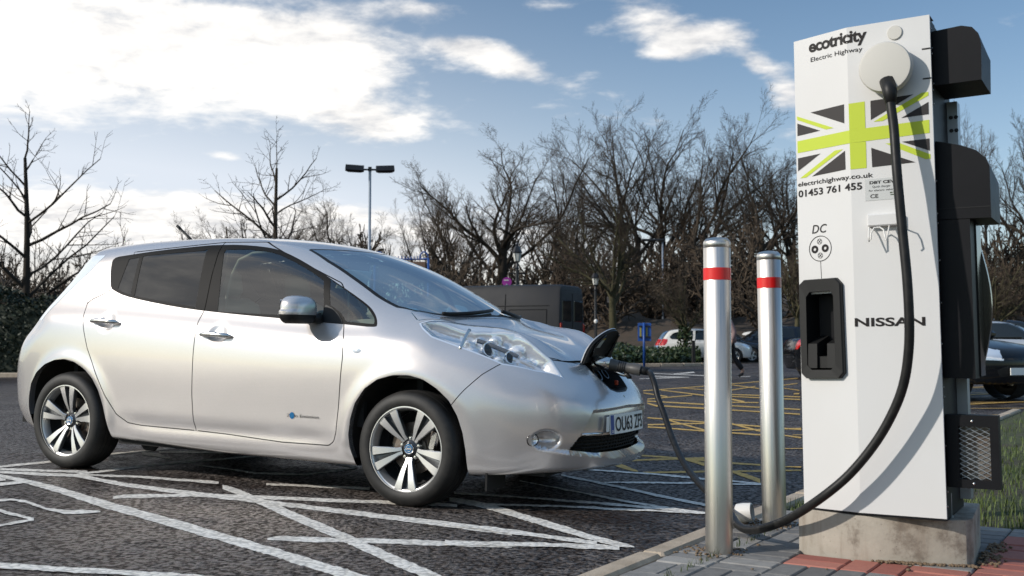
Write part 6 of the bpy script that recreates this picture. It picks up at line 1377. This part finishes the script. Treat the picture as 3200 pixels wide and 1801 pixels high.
# blue arched gateway sign behind the windscreen
xa, xb = W_at(1170, 42), W_at(1338, 42); r = empty('gateway_sign', ((xa + xb) / 2, 42, 0), 0, 'blue metal arch frame with a wooden sign board, seen over the windscreen', 'sign')
L = xb - xa; mb = MB(); zt = .88 + (1071 - 808) / 3354 * 42
for s in (-1, 1): mb.tube([(s * L / 2, 0, 0), (s * L / 2, 0, zt)], .045, 8); mb.tube([(s * L / 2 - .35 * (s > 0) + .0, 0, zt - .02)] + [(s * (L / 2 - .17) + .17 * math.cos(a), 0, zt + .26 * math.sin(a)) for a in np.linspace(0, math.pi, 9)], .03, 6)
mb.tube([(-L / 2, 0, zt - .03), (L / 2, 0, zt - .03)], .03, 6)
for k in range(13): mb.tube([(-L / 2 + .3 + k * (L - .6) / 12, 0, zt - .03), (-L / 2 + .3 + k * (L - .6) / 12, 0, zt + .09)], .02, 5)
mb.make('frame', M['sign_blue'], r, smooth=True)
M['sign_wood'] = mat('sign board wood', (.17, .10, .07), .7, build=wear(5, .5, (.11, .07, .05)))
mb = MB(); mb.box((0, .03, zt - .55), (L - .25, .05, .85)); mb.make('board', M['sign_wood'], r)
# small black bollard by the planting
r = empty('post', (W_at(2166, 39.5), 39.5, 0), 0, 'short black wooden post at the corner of the planting bed', 'bollard'); mb = MB(); mb.box((0, 0, .42), (.13, .13, 1.0), bev=.02); mb.make('shaft', M['black_plastic'], r); mb = MB(); mb.box((0, 0, .935), (.15, .15, .03), bev=.01); mb.make('cap', M['black_plastic'], r)
# ------------------------------------------------------------------ parked cars in the background (same skin method, coarser)
SPECS = {
 'hatch': dict(wb=2.45, xn=.78, xt=-3.12, hw=.845, zc=([.95,.72,.45,.1,-.15,-.55,-.95,-1.3,-1.8,-2.3,-2.7,-3.05],[.60,.72,.83,.91,.97,1.20,1.385,1.44,1.455,1.43,1.37,1.27]), xt_p=([.2,.5,.75,.95,1.1,1.35],[-3.05,-3.15,-3.12,-3.02,-2.92,-2.72]),
   glass=[[(-.72,1.24),(-1.0,1.365),(-1.58,1.375),(-1.60,.97),(-.42,.94),(-.45,1.02)],[(-1.68,1.375),(-2.15,1.35),(-2.50,1.26),(-2.66,1.10),(-2.60,1.0),(-1.69,.97)]], scr=(-.20,-.86), rear=-2.62),
 'saloon': dict(wb=2.65, xn=.82, xt=-3.55, hw=.865, zc=([.95,.75,.45,.1,-.2,-.6,-1.0,-1.4,-1.9,-2.3,-2.7,-3.0,-3.5],[.62,.74,.84,.91,.96,1.20,1.37,1.42,1.42,1.37,1.20,1.03,.97]), xt_p=([.2,.5,.75,.95,1.4],[-3.45,-3.56,-3.54,-3.44,-3.3]),
   glass=[[(-.72,1.23),(-1.02,1.345),(-1.48,1.355),(-1.50,.95),(-.42,.93)],[(-1.57,1.355),(-1.95,1.345),(-2.28,1.26),(-2.50,1.06),(-2.42,.97),(-1.58,.95)]], scr=(-.24,-.90), rear=-2.35),
 'suv': dict(wb=2.65, xn=.82, xt=-3.45, hw=.885, zc=([.95,.72,.45,.1,-.2,-.6,-.95,-1.4,-2.0,-2.6,-3.0,-3.4],[.72,.86,.97,1.04,1.09,1.36,1.55,1.63,1.64,1.61,1.56,1.45]), xt_p=([.2,.5,.8,1.0,1.2,1.55],[-3.36,-3.46,-3.44,-3.36,-3.24,-3.02]),
   glass=[[(-.72,1.38),(-1.0,1.51),(-1.50,1.54),(-1.52,1.09),(-.42,1.06)],[(-1.60,1.54),(-2.35,1.53),(-2.42,1.10),(-1.61,1.09)],[(-2.50,1.53),(-2.85,1.49),(-3.02,1.18),(-2.57,1.11)]], scr=(-.24,-.90), rear=-2.9)}
def build_car_meshes(key):
    sp = SPECS[key]; zc = Spl(*sp['zc']); xtp = Spl(*sp['xt_p']); hw = sp['hw']; roof = max(sp['zc'][1]); belt = .93 if key != 'suv' else 1.06
    def w_(x, z): return (hw - .05 * sst(-z, -.42, -.18) - .012 * ((z - .62) / .3) ** 2 * (z < .95) - .03 * sst(z, belt - .1, belt) - (roof - belt) * .40 * np.clip((z - belt) / (roof - belt), 0, 1.2)) * (1 - .05 * sst(x, .2, .9) - .08 * sst(-x, -sp['xt'] - 1.2, -sp['xt']))
    def fn(P):
        x, y, z = P[..., 0], np.abs(P[..., 1]), P[..., 2]; t = zc(x + .30 * y * y * sst(x, -1.4, -.2) * (1 - sst(x, .0, .5))) - .07 * y * y; tx = (zc(x + .01) - zc(x)) / .01
        n = sp['xn'] - .03 * ((z - .5) / .25) ** 2 - .28 * y * y - .45 * y ** 4; r = xtp(z) + .08 * y * y + .2 * y ** 4
        d = smax(y - w_(x, z), (z - t) / np.sqrt(1 + tx * tx), .10); d = smax(d, (x - n) / np.sqrt(1 + (.56 * y + 1.8 * y ** 3) ** 2), .12); d = smax(d, (r - x) / 1.05, .08); return smax(d, .22 - z, .03)
    V, Q = make_grid(fn, sp['xt'] + .75, .2, 62, 14, 18, 44, .60)
    arches = [[(xc + .35 * math.cos(a), .31 + .35 * math.sin(a)) for a in np.linspace(-.5, math.pi + .5, 22)] for xc in (0, -sp['wb'])]
    sdl = lambda poly: (lambda P: np.maximum(sd_poly(P[:, 0], P[:, 2], poly), .4 - P[:, 1]))
    fa = [sdl(a) for a in arches]; fg = [sdl(g) for g in sp['glass']]
    x1, x0 = sp['scr']; scr = lambda P: np.maximum(sd_poly(P[:, 0], P[:, 1], [(x1 + .12, -.1), (x1 + .10, .2), (x1 - .04, .56), (x0 + .02, .52), (x0 + .06, 0), (x0 + .06, -.1)]), .85 - P[:, 2])
    rg = lambda P: np.maximum(sd_poly(P[:, 1], P[:, 2], [(-.1, belt + .08), (.52, belt + .10), (.44, roof - .13), (-.1, roof - .11)]), P[:, 0] - sp['rear'])
    hl = lambda P: np.maximum(sd_poly(P[:, 0], P[:, 2], [(.30, .80), (.42, .68), (.62, .60), (.80, .585), (.80, .70), (.55, .80)] if key != 'suv' else [(.30, .93), (.42, .80), (.62, .72), (.80, .70), (.80, .82), (.55, .93)]), .36 - P[:, 1])
    tl = lambda P: np.maximum(sd_poly(P[:, 0], P[:, 2], [(sp['xt'] - .1, .72), (sp['xt'] + .30, .74), (sp['xt'] + .42, .98), (sp['xt'] + .3, 1.02 if key != 'suv' else 1.15), (sp['xt'] - .1, 1.02 if key != 'suv' else 1.15)]), .50 - P[:, 1])
    gr_ = lambda P: np.maximum(sd_poly(P[:, 1], P[:, 2], [(-.1, .34), (.40, .34), (.46, .44), (.30, .50), (-.1, .50)]), .45 - P[:, 0])
    for f in fa + fg + [scr, rg, hl, tl, gr_]: V, Q = cut_shell(V, Q, f)
    N = shell_normals(fn, V); c = np.array([V[list(q)].mean(0) for q in Q]); lb = np.full(len(Q), 'body', dtype=object)
    lb[scr(c) < 0] = 'windscreen'; lb[rg(c) < 0] = 'rear_window'; lb[hl(c) < 0] = 'headlight'; lb[tl(c) < 0] = 'tail_light'; lb[gr_(c) < 0] = 'grille'
    for k, f in enumerate(fg): lb[f(c) < 0] = 'window%d' % k
    for f in fa: lb[f(c) < 0] = 'none'
    def part(label, sides):
        ids = [k for k in range(len(Q)) if lb[k] == label]; used = sorted({i for k in ids for i in Q[k]}); mp = {i: n for n, i in enumerate(used)}; vv, ff, nn = [], [], []
        for sg in sides:
            b = len(vv); vv += [(V[i][0], -V[i][1] * sg, V[i][2]) for i in used]; nn += [(N[i][0], -N[i][1] * sg, N[i][2]) for i in used]
            for k in ids: q = [b + mp[i] for i in Q[k]]; ff.append(q if sg > 0 else q[::-1])
        if not ids: return None
        a = np.array(vv); q = ff[0]; 
        if np.dot(np.cross(a[q[1]] - a[q[0]], a[q[2]] - a[q[0]]), nn[q[0]]) < 0: ff = [f[::-1] for f in ff]
        return vv, ff, nn
    res = {'body': part('body', (1, -1)), 'windscreen': part('windscreen', (1, -1)), 'rear_window': part('rear_window', (1, -1)), 'grille': part('grille', (1, -1))}
    for sg in (1, -1):
        for k in range(len(fg)): res['window', k, sg] = part('window%d' % k, (sg,))
        res['headlight', sg] = part('headlight', (sg,)); res['tail_light', sg] = part('tail_light', (sg,))
    return res, sp
_cm = {}
def tyre_and_rim():
    a = MB(); a.lathe([(.19, .08), (.22, .105), (.28, .10), (.312, .075), (.315, 0), (.312, -.075), (.28, -.10), (.19, -.09)], 28); b = MB(); b.lathe([(.195, .085), (.19, .06), (.10, .05), (.05, .07), (.0003, .072)], 28)
    for k in range(5):
        an = k * 2 * math.pi / 5; b.box((.115 * math.cos(an), .115 * math.sin(an), .082), (.16, .045, .012), an)
    b.lathe([(.19, .088), (.20, .094), (.205, .088)], 28); d = MB(); d.lathe([(.19, .06), (.0003, .058)], 24); return a, b, d
_ty, _ri, _di = tyre_and_rim()
TY = _ty.make('tyre', M['tyre'], auto=45); RI = _ri.make('rim', M['alloy'], auto=35); DI = _di.make('hub', M['alloy_dark']); TYM, RIM, DIM = TY.data, RI.data, DI.data
for o in (TY, RI, DI): bpy.data.objects.remove(o)
def parked_car(key, paint, x, y, heading, label, group='parked cars in the background', z=0.02):
    if key not in _cm: _cm[key] = build_car_meshes(key)
    res, sp = _cm[key]; r = empty('parked_car', (x, y, z), RAD(heading), label, 'car', group)
    for k, dt in res.items():
        if dt is None: continue
        nm = k if isinstance(k, str) else k[0]; m = {'body': M[paint], 'windscreen': M['car_glass'], 'rear_window': M['car_glass'], 'grille': M['black_plastic'], 'window': M['car_glass'], 'headlight': M['satin_chrome'], 'tail_light': M['red_lens']}[nm]
        mesh_obj(nm, dt[0], dt[1], m, r, True, dt[2])
    for xa in (0, -sp['wb']):
        for sg in (1, -1):
            wh = link_mesh('wheel', RIM, r); wh.location = (xa, -(sp['hw'] - .12) * sg, .315); wh.rotation_euler = (RAD(90) * sg, .3, 0); link_mesh('tyre', TYM, wh); link_mesh('hub', DIM, wh)
    for sg in (1, -1):
        mb = MB(); mb.box((-.52, -(sp['hw'] + .07) * sg, 1.0 if key != 'suv' else 1.14), (.12, .18, .12), bev=.04); mb.make('wing_mirror', M[paint], r, auto=40)
        for xc in (0, -sp['wb']): mb = MB(); mb.lathe([(.36, -.32), (.36, -.02)], 20, M=Matrix.Rotation(RAD(90) * sg, 4, 'X'), c=(xc, -(sp['hw'] - .05) * sg, .31)); mb.make('wheel_arch_liner', M['liner'], r)
    mb = MB(); mb.box((-sp['wb'] / 2, 0, .26), (sp['wb'] - .8, sp['hw'] * 1.8, .06)); mb.box((sp['xt'] + .02, 0, .62), (.05, .52, .11)); mb.make('underbody', M['under'], r)
    mb = MB(); mb.box((sp['xn'] + .008, 0, .42), (.012, .52, .11)); mb.make('number_plate', M['plate_white'], r)
    return r
parked_car('hatch', 'car_white', 9.35, 45.4, -9, 'white three door hatchback parked behind the planting, left of the front bollard')
parked_car('saloon', 'car_dark', 10.45, 47.2, -7, 'dark blue car showing its front wheel and headlamp between the two bollards')
parked_car('saloon', 'car_silver', 11.4, 51.0, -6, 'silver car furthest back between the two bollards, behind the dark blue one')
parked_car('suv', 'car_dark', 10.6, 50.2, 178, 'dark blue estate car just right of the rear bollard')
parked_car('hatch', 'car_white', 14.2, 53.0, -20, 'white car with an arched roof beside the left edge of the charger')
parked_car('saloon', 'car_black', 10.25, 26.3, 2, 'black car with a red tail lamp at the left edge of the charger')
parked_car('saloon', 'car_black', 7.42, 17.15, -64, 'glossy black car with silver wheel at the right edge, behind the fan guard')
parked_car('saloon', 'car_silver', 13.6, 27.0, -26, 'pale silver car at the right edge behind the black car')
parked_car('suv', 'car_silver', 15.2, 31.5, -14, 'tall pale car behind the small tree at the right edge')
parked_car('suv', 'car_dark', 18.4, 36.5, -14, 'dark roofed car furthest back at the right edge')
parked_car('hatch', 'car_blue', 9.7, 49.5, -8, 'pale blue car roof showing just behind the white hatchback')

# ------------------------------------------------------------------ dark grey van beyond the bonnet
van = empty('van', (1.36, 30.7, .02), RAD(155), 'dark grey high roofed panel van parked behind the bonnet of the silver car', 'van')
# local: x forward, rear face at x = 0; the flank facing the camera lies at y = 0
def van_ring(x, h, wd, inset): 
    c0 = wd; return [(x, inset, .35), (x, inset - .01, 1.0), (x, inset + .03, 1.7), (x, inset + .10, h - .16), (x, inset + .17, h - .04), (x, inset + .32, h), (x, c0 - inset - .32, h), (x, c0 - inset - .17, h - .04), (x, c0 - inset - .10, h - .16), (x, c0 - inset - .03, 1.7), (x, c0 - inset + .01, 1.0), (x, c0 - inset, .35)]
st_ = [(0.0, 2.40, .06), (.03, 2.50, .015), (.10, 2.54, 0), (1.5, 2.56, 0), (3.2, 2.56, 0), (4.0, 2.53, .0), (4.35, 2.40, .02), (4.75, 1.95, .05), (5.0, 1.45, .08), (5.25, 1.25, .10), (5.75, 1.10, .18), (5.88, .95, .26)]
V = []; F = []
for x, h, ins in st_: 
    R0 = van_ring(x, 2.55, 1.98, ins); V += [(p[0], -p[1], .35 + (p[2] - .35) * (h - .35) / 2.2) for p in R0]
for r_ in range(len(st_) - 1): F += [(r_ * 12 + j, r_ * 12 + (j + 1) % 12, r_ * 12 + 12 + (j + 1) % 12, r_ * 12 + 12 + j) for j in range(12)]
F += [tuple(range(11, -1, -1)), tuple((len(st_) - 1) * 12 + j for j in range(12))]
V = [(p[0], -p[1], p[2]) for p in V]
V = [(p[0], -p[1], p[2]) for p in V]
mb = MB(); mb.add(V, F); vb = mb.make('body', M['van'], van); sharp(vb, 38)
bm_ = bmesh.new(); bm_.from_mesh(vb.data); bmesh.ops.recalc_face_normals(bm_, faces=bm_.faces); bm_.to_mesh(vb.data); bm_.free()
def van_line(pts, r_=.011, nm='panel_seam'): pts = [(p[0], -p[1], p[2]) for p in pts]; mb = MB(); mb.tube(pts, r_, 5); mb.make(nm, M['gap'], van)
# the near flank is local y = 0 side
yf = lambda z: .028 + (.07 * (z - 1.7) / .6 if z > 1.7 else -.035 * (1.7 - z) / .7)
van_line([(.35, yf(1.95) - .02, 1.93), (4.0, yf(1.95) - .02, 1.93)], .009)
van_line([(1.75, yf(.8) - .012, .6), (1.75, yf(1.7) - .014, 1.7), (1.75, yf(2.3) - .02, 2.28)], .009); van_line([(.42, yf(1.8) - .016, 1.82), (1.62, yf(1.8) - .016, 1.82), (1.62, yf(1.0) - .014, .95), (.42, yf(1.0) - .014, .95), (.42, yf(1.8) - .016, 1.82)], .008, 'panel_swage'); van_line([(1.88, yf(1.8) - .016, 1.82), (3.1, yf(1.8) - .016, 1.82), (3.1, yf(1.0) - .014, .95), (1.88, yf(1.0) - .014, .95), (1.88, yf(1.8) - .016, 1.82)], .008, 'panel_swage')
for y in (-.54, -1.44): mb = MB(); mb.box((.006, y, 1.78), (.05, .70, .62), bev=.02); mb.make('window', M['car_glass'], van)
van_line([(-.004, .99, .6), (-.004, .99, 2.30)], .009, 'rear_door_seam')
for y in (-.10, -1.88): mb = MB(); mb.box((.0, y, 1.15), (.05, .10, .55), bev=.015); mb.make('tail_light', M['red_lens'], van)
mb = MB(); mb.box((-.03, -.99, .45), (.12, 1.9, .18), bev=.03); mb.make('rear_bumper', M['black_plastic'], van)
mb = MB(); mb.box((-.02, -1.0, 1.05), (.02, .53, .12)); mb.make('number_plate', M['plate_white'], van)
for xx in (1.1, 4.75):
    for yy, sg in ((-.12, 1), (-1.86, -1)): wh = link_mesh('wheel', RIM, van); wh.location = (xx, yy, .34); wh.rotation_euler = (RAD(90) * (-1 if sg > 0 else 1), 0, 0); wh.scale = (1.08,) * 3; link_mesh('tyre', TYM, wh)

# ------------------------------------------------------------------ person walking behind the front bollard
def skin_body(name, joints, edges, m, parent, sub=2):
    me = bpy.data.meshes.new(name); me.from_pydata([j[:3] for j in joints], edges, []); o = bpy.data.objects.new(name, me); COL.objects.link(o)
    md = o.modifiers.new('skin', 'SKIN'); md.use_smooth_shade = True; sv = me.skin_vertices[0].data
    for k, j in enumerate(joints): sv[k].radius = (j[3], j[4] if len(j) > 4 else j[3]); sv[k].use_root = (k == 0)
    s2 = o.modifiers.new('sub', 'SUBSURF'); s2.levels = sub; s2.render_levels = sub
    dg = bpy.context.evaluated_depsgraph_get(); nm = bpy.data.meshes.new_from_object(o.evaluated_get(dg)); nm.materials.clear(); nm.materials.append(m); bpy.data.objects.remove(o)
    return link_mesh(name, nm, parent)
per = empty('person', (5.36, 26.4, .02), RAD(180), 'person in a dusty pink coat and black trousers walking left behind the front bollard', 'person')
# local +x is the walking direction
J = [(0, 0, .92, .125, .14), (.02, 0, 1.12, .115, .15), (.05, 0, 1.32, .12, .18), (.06, 0, 1.43, .065, .07), (.085, 0, 1.52, .055), (.10, 0, 1.62, .088, .08), (.10, 0, 1.68, .07, .065),
     (.02, .09, .86, .085), (.14, .10, .50, .062), (.26, .10, .12, .045), (.36, .10, .05, .035),
     (.0, -.09, .86, .085), (-.10, -.10, .50, .062), (-.34, -.10, .17, .045), (-.27, -.10, .07, .035),
     (.05, .19, 1.36, .058), (-.06, .24, 1.10, .045), (.02, .24, .86, .036), (.05, .24, .78, .030), (.05, -.19, 1.36, .058), (.10, -.24, 1.10, .045), (.24, -.22, .93, .036), (.30, -.21, .88, .030)]
E_ = [(0, 1), (1, 2), (2, 3), (3, 4), (4, 5), (5, 6), (0, 7), (7, 8), (8, 9), (9, 10), (0, 11), (11, 12), (12, 13), (13, 14), (2, 15), (15, 16), (16, 17), (17, 18), (2, 19), (19, 20), (20, 21), (21, 22)]
skin_body('body', J, E_, M['skin'], per)
JC = [(0, 0, .80, .150, .19), (.01, 0, .95, .145, .18), (.03, 0, 1.15, .135, .17), (.05, 0, 1.34, .135, .195), (.06, 0, 1.44, .075), (.05, .20, 1.37, .072), (-.06, .25, 1.10, .060), (.01, .25, .90, .052), (.05, -.20, 1.37, .072), (.10, -.25, 1.10, .060), (.22, -.23, .96, .052)]
skin_body('coat', JC, [(0, 1), (1, 2), (2, 3), (3, 4), (3, 5), (5, 6), (6, 7), (3, 8), (8, 9), (9, 10)], M['coat'], per)
JT = [(0, 0, .92, .135, .16), (.03, .09, .82, .098), (.14, .10, .50, .078), (.25, .10, .14, .068), (.0, -.09, .82, .098), (-.10, -.10, .50, .078), (-.32, -.10, .19, .068)]
skin_body('trousers', JT, [(0, 1), (1, 2), (2, 3), (0, 4), (4, 5), (5, 6)], M['trousers'], per)
skin_body('shoe', [(.24, .10, .08, .05), (.30, .10, .045, .045), (.42, .10, .035, .035)], [(0, 1), (1, 2)], M['shoe'], per, 1); skin_body('shoe', [(-.33, -.10, .14, .05), (-.30, -.10, .08, .045), (-.21, -.10, .03, .035)], [(0, 1), (1, 2)], M['shoe'], per, 1)
skin_body('hair', [(.075, 0, 1.70, .085), (.055, 0, 1.63, .085), (.035, 0, 1.54, .06)], [(0, 1), (1, 2)], M['hair'], per)
